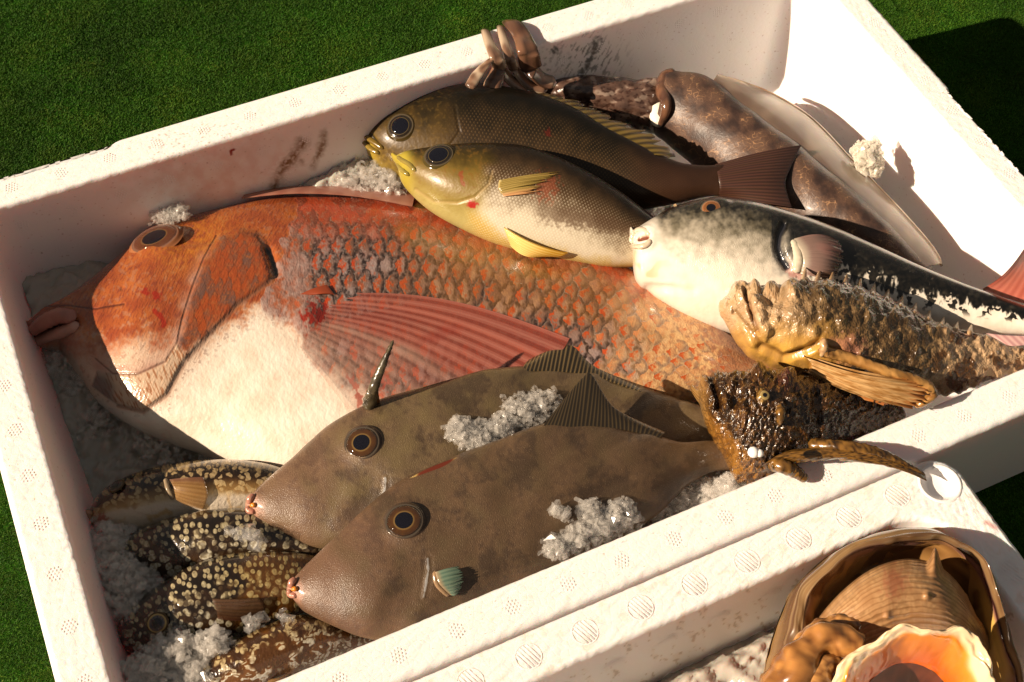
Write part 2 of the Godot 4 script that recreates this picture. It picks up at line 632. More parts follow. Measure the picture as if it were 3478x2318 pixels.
func build_turf() -> void:
	var size := 512
	var im := Image.create(size, size, false, Image.FORMAT_RGB8)
	nA.frequency = 1.0
	for y in size:
		for x in size:
			# wrapped by sampling on a torus-like blend of two offsets
			var n1 := nB.get_noise_2d(x * 30.0, y * 30.0)
			var n2 := nA.get_noise_2d(x * 0.02, y * 0.02)
			var k := clampf(0.5 + 0.6 * n1 + 0.25 * n2, 0, 1)
			im.set_pixel(x, y, rgb8(18, 46, 5).lerp(rgb8(48, 94, 14), k))
	var m := StandardMaterial3D.new()
	m.albedo_texture = ImageTexture.create_from_image(im)
	m.uv1_triplanar = true
	m.uv1_world_triplanar = true
	m.uv1_scale = Vector3.ONE * 3.3
	m.roughness = 0.95
	m.metallic_specular = 0.2
	var pm := PlaneMesh.new()
	pm.size = Vector2(24, 24)
	var g := obj("ground", pm, m)
	g.set_meta("kind", "structure")
	# pile: one tuft patch, instanced
	var st := SurfaceTool.new()
	st.begin(Mesh.PRIMITIVE_TRIANGLES)
	rng.seed = 77
	for i in 90:
		var p := Vector3(rng.randf_range(-0.009, 0.009), 0, rng.randf_range(-0.009, 0.009))
		var a := rng.randf() * TAU
		var w := Vector3(cos(a), 0, sin(a)) * rng.randf_range(0.00022, 0.00042)
		var tip := p + Vector3(rng.randf_range(-0.0016, 0.0016), rng.randf_range(0.0006, 0.0016), rng.randf_range(-0.0016, 0.0016))
		var v := rng.randf_range(0.55, 1.35)
		var hue := rng.randf()
		st.set_color(Color(0.022 + 0.026 * hue, 0.096 + 0.016 * hue, 0.007) * v)
		for q in [p - w, tip, p + w]:
			st.add_vertex(q)
	st.generate_normals()
	var tuft := st.commit()
	var gm := StandardMaterial3D.new()
	gm.vertex_color_use_as_albedo = true
	gm.roughness = 0.7
	gm.metallic_specular = 0.3
	gm.cull_mode = BaseMaterial3D.CULL_DISABLED
	var xs := []
	var cl := []
	for i in 52000:
		var p := Vector3(rng.randf_range(-0.62, 0.72), 0.0, rng.randf_range(-1.12, -0.12))
		var a := p.dot(AX)
		var b := p.dot(AZ)
		if a > -0.094 and a < 0.518 and b > -0.588 and b < -0.206:
			continue
		if b > -0.19 and a < 0.35 and a > -0.3:
			continue
		var q := seen(p)
		if q.x < -150 or q.x > 3630 or q.y < -150 or q.y > 2450:
			continue
		var sc := rng.randf_range(0.8, 1.25)
		var bs := Basis(Vector3.UP, rng.randf() * TAU).scaled(Vector3(sc, sc * rng.randf_range(0.6, 1.15), sc))
		xs.append(Transform3D(bs, p))
		var n1 := nA.get_noise_2d(p.x * 9.0, p.z * 9.0)
		var n2 := nB.get_noise_2d(p.x * 7000.0, p.z * 7000.0)
		var n3 := nA.get_noise_2d(p.x * 26.0 + 40.0, p.z * 26.0)
		var k := clampf(0.95 + 0.45 * n1 + 0.4 * n2, 0.35, 1.6)
		var dry := clampf(n3 * 1.4 - 0.15 + n1 * 0.5, 0.0, 0.7)
		cl.append(Color(k * (1.0 + dry * 1.4), k * (1.0 + dry * 0.25), k * (1.0 + dry * 0.6)))
	var mm := MultiMesh.new()
	mm.transform_format = MultiMesh.TRANSFORM_3D
	mm.use_colors = true
	mm.mesh = tuft
	mm.instance_count = xs.size()
	for i in xs.size():
		mm.set_instance_transform(i, xs[i])
		mm.set_instance_color(i, cl[i])
	var mi := MultiMeshInstance3D.new()
	mi.name = "turf_pile"
	mi.multimesh = mm
	mi.material_override = gm
	mi.set_meta("kind", "stuff")
	tag(mi, "short worn green artificial turf around the foam boxes", "turf")
	add_child(mi)

# ---------------------------------------------------------------- foam boxes
func round_loop(a0: float, a1: float, b0: float, b1: float, r: float, na: int, nb: int, nc: int) -> PackedVector2Array:
	var o := PackedVector2Array()
	var cs := [Vector2(a1 - r, b0 + r), Vector2(a1 - r, b1 - r), Vector2(a0 + r, b1 - r), Vector2(a0 + r, b0 + r)]
	# start on the back side, going towards a1, then front, then back
	for s in 4:
		var c: Vector2 = cs[s]
		var prev: Vector2 = cs[(s + 3) % 4]
		var st_ang := -PI / 2 + s * PI / 2
		var d0 := Vector2(cos(st_ang), sin(st_ang)) * r
		var n := na if s % 2 == 0 else nb
		for i in n:
			o.append((prev + d0).lerp(c + d0, float(i) / n))
		for i in nc:
			var a := st_ang + PI / 2 * i / nc
			o.append(c + Vector2(cos(a), sin(a)) * r)
	return o

var foam_bump: ImageTexture
func foam_mat(stain: ImageTexture) -> StandardMaterial3D:
	if foam_bump == null:
		var cn := FastNoiseLite.new()
		cn.noise_type = FastNoiseLite.TYPE_CELLULAR
		cn.seed = 5
		cn.frequency = 0.034
		cn.cellular_return_type = FastNoiseLite.RETURN_DISTANCE2_SUB
		cn.cellular_jitter = 0.9
		cn.fractal_type = FastNoiseLite.FRACTAL_NONE
		var im := cn.get_seamless_image(512, 512)
		im.convert(Image.FORMAT_RF)
		for y in 512:
			for x in 512:
				var v := im.get_pixel(x, y).r
				im.set_pixel(x, y, Color(1.0 - pow(1.0 - minf(v * 2.2, 1.0), 2.5) + 0.12 * v, 0, 0))
		foam_bump = ImageTexture.create_from_image(im)
	var m := StandardMaterial3D.new()
	m.albedo_color = Color(0.955, 0.94, 0.935)
	m.roughness = 0.5
	m.metallic_specular = 0.45
	m.subsurf_scatter_enabled = true
	m.subsurf_scatter_strength = 0.22
	m.uv1_triplanar = true
	m.uv1_world_triplanar = true
	m.uv1_scale = Vector3.ONE * 15.0
	m.heightmap_enabled = true
	m.heightmap_texture = foam_bump
	m.heightmap_scale = 0.005
	m.cull_mode = BaseMaterial3D.CULL_DISABLED
	if stain:
		m.detail_enabled = true
		m.detail_albedo = stain
		m.detail_uv_layer = BaseMaterial3D.DETAIL_UV_2
		m.detail_blend_mode = BaseMaterial3D.BLEND_MODE_MIX
	return m

# outer: a0, a1, b0, b1; inner the same; returns the mesh and the loops (for the stains)
func foam_shell(outer: Array, inner: Array, r_out: float, r_in: float, floor_h: float, bottom_h: float, notch: Callable, na: int, nb: int, off: Vector3, dent = null, nc := 10, kr := KR) -> Array:
	var loops := []
	var hs := []
	var add_outer := func(ins: float, h: float) -> void:
		loops.append(round_loop(outer[0] + ins, outer[1] - ins, outer[2] + ins, outer[3] - ins, maxf(r_out - ins * 0.5, 0.002), na, nb, nc))
		hs.append(h)
	var add_inner := func(ins: float, h: float) -> void:
		loops.append(round_loop(inner[0] + ins, inner[1] - ins, inner[2] + ins, inner[3] - ins, maxf(r_in - ins * 0.3, 0.004), na, nb, nc))
		hs.append(h)
	add_outer.call(0.04, bottom_h + 0.0005)
	add_outer.call(0.010, bottom_h)
	add_outer.call(0.007, bottom_h + 0.004)
	add_outer.call(0.004, bottom_h * 0.5)
	add_outer.call(0.0, -0.0035)
	add_outer.call(0.0006, -0.0012)
	add_outer.call(0.0022, 0.0)
	for k in kr:
		var f := (k + 1) / (kr + 1.0)
		var lp := PackedVector2Array()
		var A := round_loop(outer[0] + 0.0022, outer[1] - 0.0022, outer[2] + 0.0022, outer[3] - 0.0022, r_out, na, nb, nc)
		var I := round_loop(inner[0] - 0.0016, inner[1] + 0.0016, inner[2] - 0.0016, inner[3] + 0.0016, r_in, na, nb, nc)
		for i in A.size():
			lp.append(A[i].lerp(I[i], f))
		loops.append(lp)
		hs.append(0.0)
	add_inner.call(-0.0016, 0.0)
	add_inner.call(-0.0004, -0.001)
	for k in 9:
		add_inner.call(0.008 * (k + 0.3) / 9.0, lerpf(-0.003, floor_h + 0.012, k / 8.0))
	add_inner.call(0.011, floor_h + 0.004)
	add_inner.call(0.018, floor_h)
	for k in 5:
		add_inner.call(0.018 + (minf(inner[1] - inner[0], inner[3] - inner[2]) * 0.5 - 0.022) * (k + 1) / 5.0, floor_h)
	var n: int = loops[0].size()
	var P := []
	var uv2 := PackedVector2Array()
	for i in loops.size():
		for j in n + 1:
			var q: Vector2 = loops[i][j % n]
			var h: float = hs[i]
			if i >= 4 and i <= 6:
				var ins: float = notch.call(q.x, q.y)
				var cc := Vector2((outer[0] + outer[1]) * 0.5, (outer[2] + outer[3]) * 0.5)
				var dl := (cc - q)
				# push straight in from the nearer side
				var da := minf(q.x - outer[0], outer[1] - q.x)
				var db := minf(q.y - outer[2], outer[3] - q.y)
				if da < db:
					q.x += signf(dl.x) * ins
				else:
					q.y += signf(dl.y) * ins
			if dent != null and i >= 6 and i <= 7 + kr:
				h -= dent.call(q)
			if i >= 5 and i <= 8 + kr:
				var jt := nB.get_noise_2d(q.x * 26000.0 + i * 3.0, q.y * 26000.0)
				var jt2 := nB.get_noise_2d(q.x * 26000.0 + 500.0, q.y * 26000.0 + i * 7.0)
				h += 0.00035 * jt
				q += Vector2(jt2, jt) * 0.00042
			P.append(BX(q.x, q.y, h))
			uv2.append(Vector2(float(j) / n, float(i) / (loops.size() - 1)))
	var m := grid_mesh(P, loops.size() - 1, n, false, uv2, PackedColorArray(), off)
	var arr := m.surface_get_arrays(0)
	arr[Mesh.ARRAY_TEX_UV2] = uv2
	var m2 := ArrayMesh.new()
	m2.add_surface_from_arrays(Mesh.PRIMITIVE_TRIANGLES, arr)
	return [m2, loops, hs, n]

func stain_image(shell: Array, size: Vector2i, paint: Callable) -> ImageTexture:
	var loops: Array = shell[1]
	var hs: Array = shell[2]
	var n: int = shell[3]
	job_rows = []
	job_rows.resize(size.y)
	var row := func(j: int) -> void:
		var by := PackedByteArray()
		by.resize(size.x * 4)
		var f := (j + 0.5) / size.y * (loops.size() - 1)
		var i0 := mini(int(f), loops.size() - 2)
		var k := f - i0
		var h := lerpf(hs[i0], hs[i0 + 1], k)
		var L0: PackedVector2Array = loops[i0]
		var L1: PackedVector2Array = loops[i0 + 1]
		for x in size.x:
			var g := (x + 0.5) / size.x * n
			var g0 := mini(int(g), n - 1)
			var g1 := (g0 + 1) % n
			var q := L0[g0].lerp(L0[g1], g - g0).lerp(L1[g0].lerp(L1[g1], g - g0), k)
			var p := BX(q.x, q.y, h)
			var s := seen(p)
			var c: Color = paint.call(s.x, s.y, h, i0)
			by[x * 4] = int(clampf(c.r, 0, 1) * 255)
			by[x * 4 + 1] = int(clampf(c.g, 0, 1) * 255)
			by[x * 4 + 2] = int(clampf(c.b, 0, 1) * 255)
			by[x * 4 + 3] = int(clampf(c.a, 0, 1) * 255)
		job_rows[j] = by
	WorkerThreadPool.wait_for_group_task_completion(WorkerThreadPool.add_group_task(row, size.y))
	var all := PackedByteArray()
	for j in size.y:
		all.append_array(job_rows[j])
	return ImageTexture.create_from_image(Image.create_from_data(size.x, size.y, false, Image.FORMAT_RGBA8, all))

func pip_mesh(kind: int, tall := 1.0) -> ArrayMesh:
	# 0: a ring of little raised beads; 1: five raised strokes in a circle. Lies in xz, up is y.
	var st := SurfaceTool.new()
	st.begin(Mesh.PRIMITIVE_TRIANGLES)
	if kind == 0:
		for i in range(-2, 3):
			for j in range(-2, 3):
				var c := Vector2((i + 0.5 * j) * 0.00185, j * 0.0016)
				if c.length() > 0.0042:
					continue
				var r := 0.00062
				for k in 6:
					var a0 := TAU * k / 6
					var a1 := TAU * (k + 1) / 6
					var b0 := Vector3(c.x + cos(a0) * r, 0, c.y + sin(a0) * r)
					var b1 := Vector3(c.x + cos(a1) * r, 0, c.y + sin(a1) * r)
					var t0 := Vector3(c.x + cos(a0) * r * 0.6, r * 0.045 * tall, c.y + sin(a0) * r * 0.6)
					var t1 := Vector3(c.x + cos(a1) * r * 0.6, r * 0.045 * tall, c.y + sin(a1) * r * 0.6)
					var top := Vector3(c.x, r * 0.06 * tall, c.y)
					for q in [b0, b1, t1, b0, t1, t0, t0, t1, top]:
						st.add_vertex(q)
	else:
		for i in range(-2, 3):
			var x := i * 0.0018
			var hl := sqrt(0.0058 * 0.0058 - x * x)
			for s in [0]:
				var w := 0.00042
				var y := 0.00004
				var a := [Vector3(x - w, 0, -hl), Vector3(x, y, -hl), Vector3(x + w, 0, -hl), Vector3(x - w, 0, hl), Vector3(x, y, hl), Vector3(x + w, 0, hl)]
				for f in [[0, 1, 4], [0, 4, 3], [1, 2, 5], [1, 5, 4], [0, 2, 1], [3, 4, 5]]:
					for q in f:
						st.add_vertex(a[q])
		for k in 20:
			var a0 := TAU * k / 20
			var a1 := TAU * (k + 1) / 20
			var o := []
			for rr in [[0.0061, 0.0], [0.0064, 0.00002], [0.0067, 0.0]]:
				o.append([Vector3(cos(a0) * rr[0], rr[1], sin(a0) * rr[0]), Vector3(cos(a1) * rr[0], rr[1], sin(a1) * rr[0])])
			for k2 in 2:
				for q in [o[k2][0], o[k2 + 1][1], o[k2][1], o[k2][0], o[k2 + 1][0], o[k2 + 1][1]]:
					st.add_vertex(q)
	st.generate_normals()
	return st.commit()

func mark(parent: Node3D, m: Mesh, mat: Material, at: Vector3, up: Vector3, turn: float) -> void:
	var o := obj("vent_mark", m, mat, parent)
	var x := up.cross(AZ if absf(up.dot(AZ)) < 0.9 else AX).normalized().rotated(up, turn)
	o.transform = Transform3D(Basis(x, up, x.cross(up)), at - parent.position)

func build_boxes() -> void:
	var outer := [-0.0996, 0.5238, -0.5940, -0.2008]
	var inner := [-0.0747, 0.5010, -0.5666, -0.2254]
	var pos := BX(0.21, -0.40, -RIM)
	var box := thing("foam_box", "large white foam box holding the mixed fish on ice", "box", pos)
	var jog_a := W(372, 480, 0).dot(AX)
	var jog_b := W(3232, 306, 0).dot(AZ)
	var notch := func(a: float, b: float) -> float:
		var v := 0.0
		if b < -0.55 and a < jog_a + 0.012:
			v = maxf(v, 0.0042 * (1.0 - ss(jog_a - 0.006, jog_a + 0.006, a)))
		if a > 0.5 and b > jog_b - 0.01:
			v = maxf(v, 0.0036 * ss(jog_b - 0.002, jog_b + 0.002, b))
		return v
	var shell := foam_shell(outer, inner, 0.012, 0.016, -0.10, -0.1249, notch, 190, 120, pos)
	var brown := [K0, K1, K2, K3]
	var ink := [K4, K5, K6]
	var blood := [K7]
	var stain := func(x: float, y: float, h: float, i0: int) -> Color:
		var q := Vector2(x, y)
		var n1 := nB.get_noise_2d(x * 5.0, y * 5.0)
		var n2 := nB.get_noise_2d(x * 1.3 + 70.0, y * 1.3)
		var c := Color(0.82, 0.79, 0.74, 0.0)
		if i0 >= 8 + KR and i0 < 19 + KR:
			var f := n1 * 12.0 + n2 * 14.0
			var d: float = line_d(q, brown[0]) + f
			d = minf(d, minf(line_d(q, brown[1]), line_d(q, brown[2])) + f + 12.0)
			if d < 34.0:
				c = rgb8(122, 82, 22)
				c.a = 0.95 * ss(34, 4, d) * clampf(0.85 + n1 * 1.2, 0.35, 1.0)
				return c
			d = minf(line_d(q, ink[0]), minf(line_d(q, ink[1]), line_d(q, ink[2])))
			var streak := nB.get_noise_2d((x + y * 0.55) * 7.0, (y - x * 0.4) * 1.6)
			var dk := ss(16, 0, d + n1 * 14.0)
			dk = maxf(dk, ss(0.12, 0.45, streak) * ss(150, 20, Vector2((x - 2000) * 0.8, y - 200).length()) * 0.8)
			dk = maxf(dk, ss(0.2, 0.5, n1 + n2 * 0.6) * ss(110, 10, q.distance_to(Vector2(1870, 230))) * 0.55)
			if dk > 0.03:
				c = rgb8(50, 44, 34)
				c.a = dk * 0.85
				return c
			d = line_d(q, blood[0])
			if d < 6.0:
				c = rgb8(150, 22, 12)
				c.a = ss(6, 2, d)
				return c
			# thin pink wash of fish juice on the back wall
			var pk := ss(420, 80, Vector2((x - 690) * 0.8, (y - 590) * 1.6).length()) * clampf(0.5 + n2 * 0.9 + n1 * 0.3, 0, 1)
			c = rgb8(214, 166, 150)
			c.a = pk * 0.35
			var sp := nB.get_noise_2d(x * 9.0 + 300.0, y * 9.0)
			if sp > 0.62:
				c = rgb8(120, 82, 48)
				c.a = ss(0.62, 0.72, sp) * 0.5
			return c
		if i0 >= 6 and i0 <= 7 + KR:
			var sp := nB.get_noise_2d(x * 7.0 + 300.0, y * 7.0)
			var lim := 0.60
			if y > 420 and y < 620 and x > 500 and x < 900:
				lim = 0.40
			if sp > lim:
				c = rgb8(150, 110, 70)
				c.a = ss(lim, lim + 0.14, sp) * 0.55
			var wash := n2 * 0.5 + n1 * 0.2
			if c.a < 0.02 and wash > 0.22:
				c = rgb8(232, 208, 186)
				c.a = ss(0.22, 0.5, wash) * 0.4
			return c
		return c
	var mat := foam_mat(stain_image(shell, Vector2i(2048, 640), stain))
	obj("body", shell[0], mat, box)
	var plain := foam_mat(null)
	plain.subsurf_scatter_enabled = false
	var dots := pip_mesh(0)
	var wall_dots := pip_mesh(0, 6.0)
	var strokes := pip_mesh(1)
	rng.seed = 4
	# embossed marks: along the four sides of the rim, then on the inner faces of the two walls in view
	for i in 21:
		mark(box, dots, plain, BX(-0.083 + i * 0.0299, -0.5803, 0.0002), Vector3.UP, rng.randf())
	for i in 19:
		mark(box, dots, plain, BX(-0.068 + i * 0.0299, -0.2131, 0.0002), Vector3.UP, rng.randf())
	for i in 12:
		mark(box, dots, plain, BX(-0.0872, -0.560 + i * 0.0299, 0.0002), Vector3.UP, rng.randf())
		mark(box, dots, plain, BX(0.5124, -0.556 + i * 0.0299, 0.0002), Vector3.UP, rng.randf())
	for r in 3:
		for i in 17:
			var h := -0.018 - r * 0.028
			mark(box, wall_dots, plain, BX(-0.055 + i * 0.0305 + (r % 2) * 0.015, -0.5666 + 0.008 * absf(h) / 0.1 + 0.0001, h), (AZ + Vector3.UP * 0.08).normalized(), rng.randf())
	for r in 3:
		for i in 9:
			var h := -0.016 - r * 0.028
			mark(box, wall_dots, plain, BX(0.5010 - 0.008 * absf(h) / 0.1 - 0.0001, -0.545 + i * 0.031 + (r % 2) * 0.015, h), (-AX + Vector3.UP * 0.08).normalized(), rng.randf())
	# the second, smaller box pushed against the front of the first
	var o2 := [-0.13, 0.3590, -0.1994, 0.16]
	var i2 := [-0.105, 0.3368, -0.1752, 0.135]
	var pos2 := BX(0.12, -0.02, -RIM)
	var box2 := thing("foam_box", "white foam box with a round corner recess, holding the opened conch", "box", pos2)
	# round moulded recess in the corner of its rim
	var cw := W(3193, 1643, 0.0)
	var cup := Vector2(cw.dot(AX), cw.dot(AZ))
	var dent := func(q: Vector2) -> float:
		var d := q.distance_to(cup)
		return 0.0065 * (1.0 - ss(0.0070, 0.0096, d))
	var sh2 := foam_shell(o2, i2, 0.016, 0.030, -0.085, -0.1249, func(_a, _b): return 0.0, 190, 130, pos2, dent, 44, 24)
	var stain2 := func(x: float, y: float, h: float, i0: int) -> Color:
		var n1 := nB.get_noise_2d(x * 5.0, y * 5.0)
		var n2 := nB.get_noise_2d(x * 1.2 + 11.0, y * 1.2)
		var c := rgb8(232, 210, 190)
		c.a = ss(0.25, 0.6, n2 + n1 * 0.3) * 0.4
		var d := line_d(Vector2(x, y), K8)
		if i0 < 32 and d < 14.0 + n1 * 14.0:
			c = rgb8(190, 70, 40)
			c.a = 0.6 * ss(14, 0, d)
		if i0 > 32 and n1 + n2 > 0.62:
			c = rgb8(150, 116, 70)
			c.a = 0.5 * ss(0.62, 0.8, n1 + n2)
		return c
	obj("body", sh2[0], foam_mat(stain_image(sh2, Vector2i(1536, 400), stain2)), box2)
	for i in 14:
		mark(box2, strokes, plain, BX(0.3195 - i * 0.0302, -0.1873, 0.0002), Vector3.UP, 0.42)
	for i in 8:
		mark(box2, strokes, plain, BX(0.3485, -0.128 + i * 0.0302, 0.0002), Vector3.UP, 0.42)
	for i in 10:
		mark(box2, strokes, plain, BX(0.27 - i * 0.0302, -0.1730, -0.022), (AZ + Vector3.UP * 0.08).normalized(), 0.42)
	var prof := [[0.0001, 0.0116], [0.0005, 0.0111], [0.0006, 0.0104], [0.0003, 0.0098], [-0.0010, 0.0090], [-0.0030, 0.0074], [-0.0040, 0.0064], [-0.0044, 0.0050], [-0.0045, 0.0020], [-0.0045, 0.0001]]
	lathe("corner_recess", cw, Vector3.UP, prof, 26, func(_f, _a): return Color.WHITE, plain, box2)
	# loose white foam crumbs and beads
	var bead := func(x: float, y: float, h: float, r: float, label: String) -> void:
		var sm := SphereMesh.new()
		sm.radius = r
		sm.height = r * 1.7
		sm.radial_segments = 12
		sm.rings = 6
		var o := obj("foam_bead", sm, plain)
		o.position = W(x, y, h)
		tag(o, label, "foam bead", "loose foam beads")
	loose_bead = bead

var loose_bead: Callable

# ---------------------------------------------------------------- fish skin helpers
# overlapping scales on a staggered lattice: x = how close to the free edge (0 at the edge), y = place along the scale, z = a number of its own, w = relief 0..1
func scale_at(x: float, y: float) -> Vector4:
	var j0 := int(floor(y))
	var best := Vector4(1, 0, 0, 0)
	var bx := 1e9
	for dj in [-1, 0, 1]:
		var j: int = j0 + dj
		var sh := 0.5 * (j & 1)
		var i0 := int(floor(x - sh))
		for di in [-1, 0]:
			var i: int = i0 + di
			var cx := i + sh + 0.5
			var dx := x - cx
			var dy := (y - j - 0.5) * 0.86
			var d := sqrt(dx * dx + dy * dy) / 0.80
			if d < 1.0 and cx < bx:
				bx = cx
				best = Vector4(1.0 - d, dx, hash1(i, j), 0.35 + 0.5 * (dx + 0.4))
	return best
# irregular round spots: 1 inside a spot, 0 outside
func spots(x: float, y: float, size: float, wob: float, s: int) -> float:
	var px := x / size + wob * nB.get_noise_2d(x * 2.2, y * 2.2)
	var py := y / size + wob * nB.get_noise_2d(x * 2.2 + 90.0, y * 2.2 + 40.0)
	var i0 := int(floor(px))
	var j0 := int(floor(py))
	var acc := -1.0
	for dj in [-1, 0, 1]:
		for di in [-1, 0, 1]:
			var i: int = i0 + di
			var j: int = j0 + dj
			var cx := i + 0.5 + 0.75 * (hash1(i, j, s) - 0.5)
			var cy := j + 0.5 + 0.75 * (hash1(i, j, s + 1) - 0.5)
			var r := 0.24 + 0.22 * hash1(i, j, s + 2)
			acc = maxf(acc, r - Vector2(px - cx, py - cy).length())
	return ss(-0.03, 0.06, acc)
func fbm(x: float, y: float) -> float:
	return 0.6 * nB.get_noise_2d(x, y) + 0.3 * nB.get_noise_2d(x * 2.3 + 50.0, y * 2.3) + 0.15 * nB.get_noise_2d(x * 5.1, y * 5.1 + 20.0)

# ---------------------------------------------------------------- red sea bream
func build_bream() -> void:
	var o := thing("sea_bream", "large orange red sea bream with white belly across the box", "fish", W(1300, 1100, -0.098))
	var st := [
		[97, 1095, 106, 1168, -0.050, 0.012], [150, 1056, 185, 1195, -0.049, 0.018], [296, 953, 262, 1270, -0.051, 0.025],
		[399, 866, 330, 1350, -0.057, 0.031], [517, 757, 440, 1420, -0.058, 0.036], [709, 692, 640, 1500, -0.060, 0.038],
		[946, 634, 900, 1575, -0.060, 0.038], [1200, 626, 1180, 1605, -0.060, 0.037], [1500, 655, 1470, 1580, -0.059, 0.035],
		[1800, 735, 1730, 1520, -0.055, 0.032], [2050, 845, 1980, 1450, -0.049, 0.028], [2280, 985, 2200, 1395, -0.044, 0.023],
		[2450, 1110, 2380, 1362, -0.041, 0.018], [2560, 1195, 2500, 1372, -0.041, 0.014], [2700, 1260, 2660, 1390, -0.042, 0.012]]
	var preop := K9
	var preop_edge := K10
	var oper := K11
	var oper_edge := K12
	var sub := K13
	var slit := K14
	var lip := K15
	var lip_line := K16
	var maxl := K17
	var white_edge := K18
	var white_poly := K19
	var orange := rgb8(192, 84, 36)
	var paint := func(x: float, y: float, t: float, v: float) -> Color:
		var q := Vector2(x, y)
		var n1 := nB.get_noise_2d(x * 0.9, y * 0.9)
		var n2 := nB.get_noise_2d(x * 4.0, y * 4.0)
		var n3 := nB.get_noise_2d(x * 13.0, y * 13.0)
		var c: Color
		var h := 0.0
		var head := x + (y - 1000.0) * 0.35
		if head < 900.0 + n1 * 30.0:
			# head skin
			var fib := nB.get_noise_2d((x + y * 0.55) * 9.0, (y - x * 0.55) * 2.2)
			c = mixc(rgb8(158, 74, 40), rgb8(186, 104, 50), 0.5 + n1 * 0.8)
			c = mixc(c, rgb8(140, 66, 44), ss(0.05, 0.5, fib) * 0.75)
			c = mixc(c, rgb8(176, 128, 110), ss(0.25, 0.6, n2 + n1 * 0.5) * 0.45)
			# golden crown behind the eye
			c = mixc(c, rgb8(206, 124, 40), ss(190, 30, Vector2((x - 640) * 0.7, y - 810).length()) * 0.7 * (0.7 + n2))
			# pale silver lower cheek
			var pale := ss(20, 150, y - 1075.0 + (x - 400) * 0.14 + n1 * 50.0 + n2 * 26.0)
			c = mixc(c, rgb8(226, 196, 172), pale)
			c = mixc(c, rgb8(170, 132, 110), pale * ss(0.1, 0.6, n2 - n3 * 0.4) * 0.6)
			# the cheek plate's smooth pale inner band
			c = mixc(c, rgb8(186, 138, 120), ss(46, 8, line_d(q, preop_edge) ) * ss(820, 900, y) * 0.75 * (0.75 + n1))
			var dp := poly_in(q, preop)
			h += 0.10 * ss(-14, 10, dp)
			var d_op := poly_in(q, oper)
			if d_op > -14.0:
				var sc := scale_at(t * 2560.0 / 30.0, v * 30.0)
				var cc := mixc(rgb8(164, 76, 34), rgb8(112, 80, 70), ss(0.2, 1.3, sc.z + n1 * 0.5 + n2 * 0.5))
				cc = mixc(cc, rgb8(180, 96, 44), ss(0.1, 0.6, n2) * 0.6)
				cc = mixc(cc, rgb8(122, 96, 92), ss(44, 4, line_d(q, preop_edge)) * 0.6 * (0.8 + n2))
				cc = mixc(cc, rgb8(70, 46, 38), ss(0.2, 0.02, sc.x) * 0.25)
				c = mixc(c, cc, ss(-6, 26, d_op + n1 * 22.0 + n2 * 12.0))
				h += 0.08 * ss(-14, 12, d_op) + 0.02 * sc.w
			var d_sub := poly_in(q, sub)
			if d_sub > -8.0:
				var str := nB.get_noise_2d((x - y * 0.5) * 8.0, (y + x * 0.3) * 1.6)
				var cs := mixc(rgb8(214, 184, 156), rgb8(170, 118, 84), ss(0.0, 0.45, str))
				cs = mixc(cs, rgb8(96, 88, 86), ss(420, 330, x + (1300.0 - y) * 0.3 + n1 * 40.0) * 0.8)
				c = mixc(c, cs, ss(-8, 2, d_sub))
				h += 0.13 * ss(-10, 6, d_sub)
			h += 0.03 * fib + 0.02 * n3
			# lips
			var dl := poly_in(q, lip)
			c = mixc(c, mixc(rgb8(160, 96, 82), rgb8(200, 140, 122), 0.5 + n1), ss(-8, 6, dl))
			h += 0.22 * ss(-16, 16, dl)
			var low := ss(0, 18, y - (1162.0 - (x - 102.0) * 0.42)) * ss(330, 240, x + n1 * 30.0)
			c = mixc(c, rgb8(206, 170, 152), low * 0.5)
			h -= 0.22 * ss(9, 0, line_d(q, lip_line)) + 0.12 * ss(7, 0, line_d(q, maxl))
			c = mixc(c, rgb8(58, 24, 20), ss(8, 1, line_d(q, lip_line)) * 0.8 + ss(5, 0, line_d(q, maxl)) * 0.6)
			h -= 0.10 * ss(6, 0, line_d(q, preop_edge))
			c = mixc(c, rgb8(92, 60, 46), ss(5, 0, line_d(q, preop_edge)) * 0.55)
			# nostril
			h -= 0.12 * ss(12, 2, q.distance_to(Vector2(415, 985)))
			# blood
			var bl := minf(line_d(q, K20), line_d(q, K21)) + n2 * 14.0
			c = mixc(c, rgb8(160, 36, 20), ss(10, 2, bl) * 0.75)
		else:
			var sx := t * 2560.0 / 47.0 + n2 * 0.10 + n1 * 0.12
			var sy := v * 21.0 + nB.get_noise_2d(x * 4.0 + 333.0, y * 4.0) * 0.12
			var sc := scale_at(sx, sy)
			var own := hash1(int(sc.z * 9999.0), 3)
			var mid := ss(0.16, 0.34, v + n1 * 0.06) * (1.0 - ss(0.62, 0.86, v + n1 * 0.08))
			# back
			c = mixc(rgb8(188, 78, 46), rgb8(140, 68, 48), ss(0.2, 1.0, sc.z + n2 * 0.3))
			c = mixc(c, rgb8(200, 134, 104), ss(0.0, 0.7, n2) * 0.45)
			# golden band
			var gold := ss(0.2, 0.30, v) * (1.0 - ss(0.34, 0.54, v + n1 * 0.10)) * ss(1250, 1600, x)
			# flank: grey-mauve scales with rust patches and dark wedges at their free edge
			var fl := mixc(rgb8(160, 138, 134), rgb8(124, 90, 74), clampf(0.5 + n1 + (own - 0.5) * 0.7, 0, 1))
			var blob := ss(0.42, 0.12, Vector2((sc.y + 0.05) * 1.1, (0.55 - sc.x) * 0.5).length() + n2 * 0.22 + nB.get_noise_2d(x * 8.0, y * 8.0) * 0.14)
			fl = mixc(fl, mixc(rgb8(200, 66, 26), rgb8(186, 84, 38), own), blob * ss(0.05, 0.35, sc.z + n1 * 0.5))
			fl = mixc(fl, rgb8(46, 35, 32), ss(0.50, 0.14, sc.x) * ss(0.05, 0.45, sc.y) * clampf(0.8 + n2 * 1.0, 0.25, 1.0))
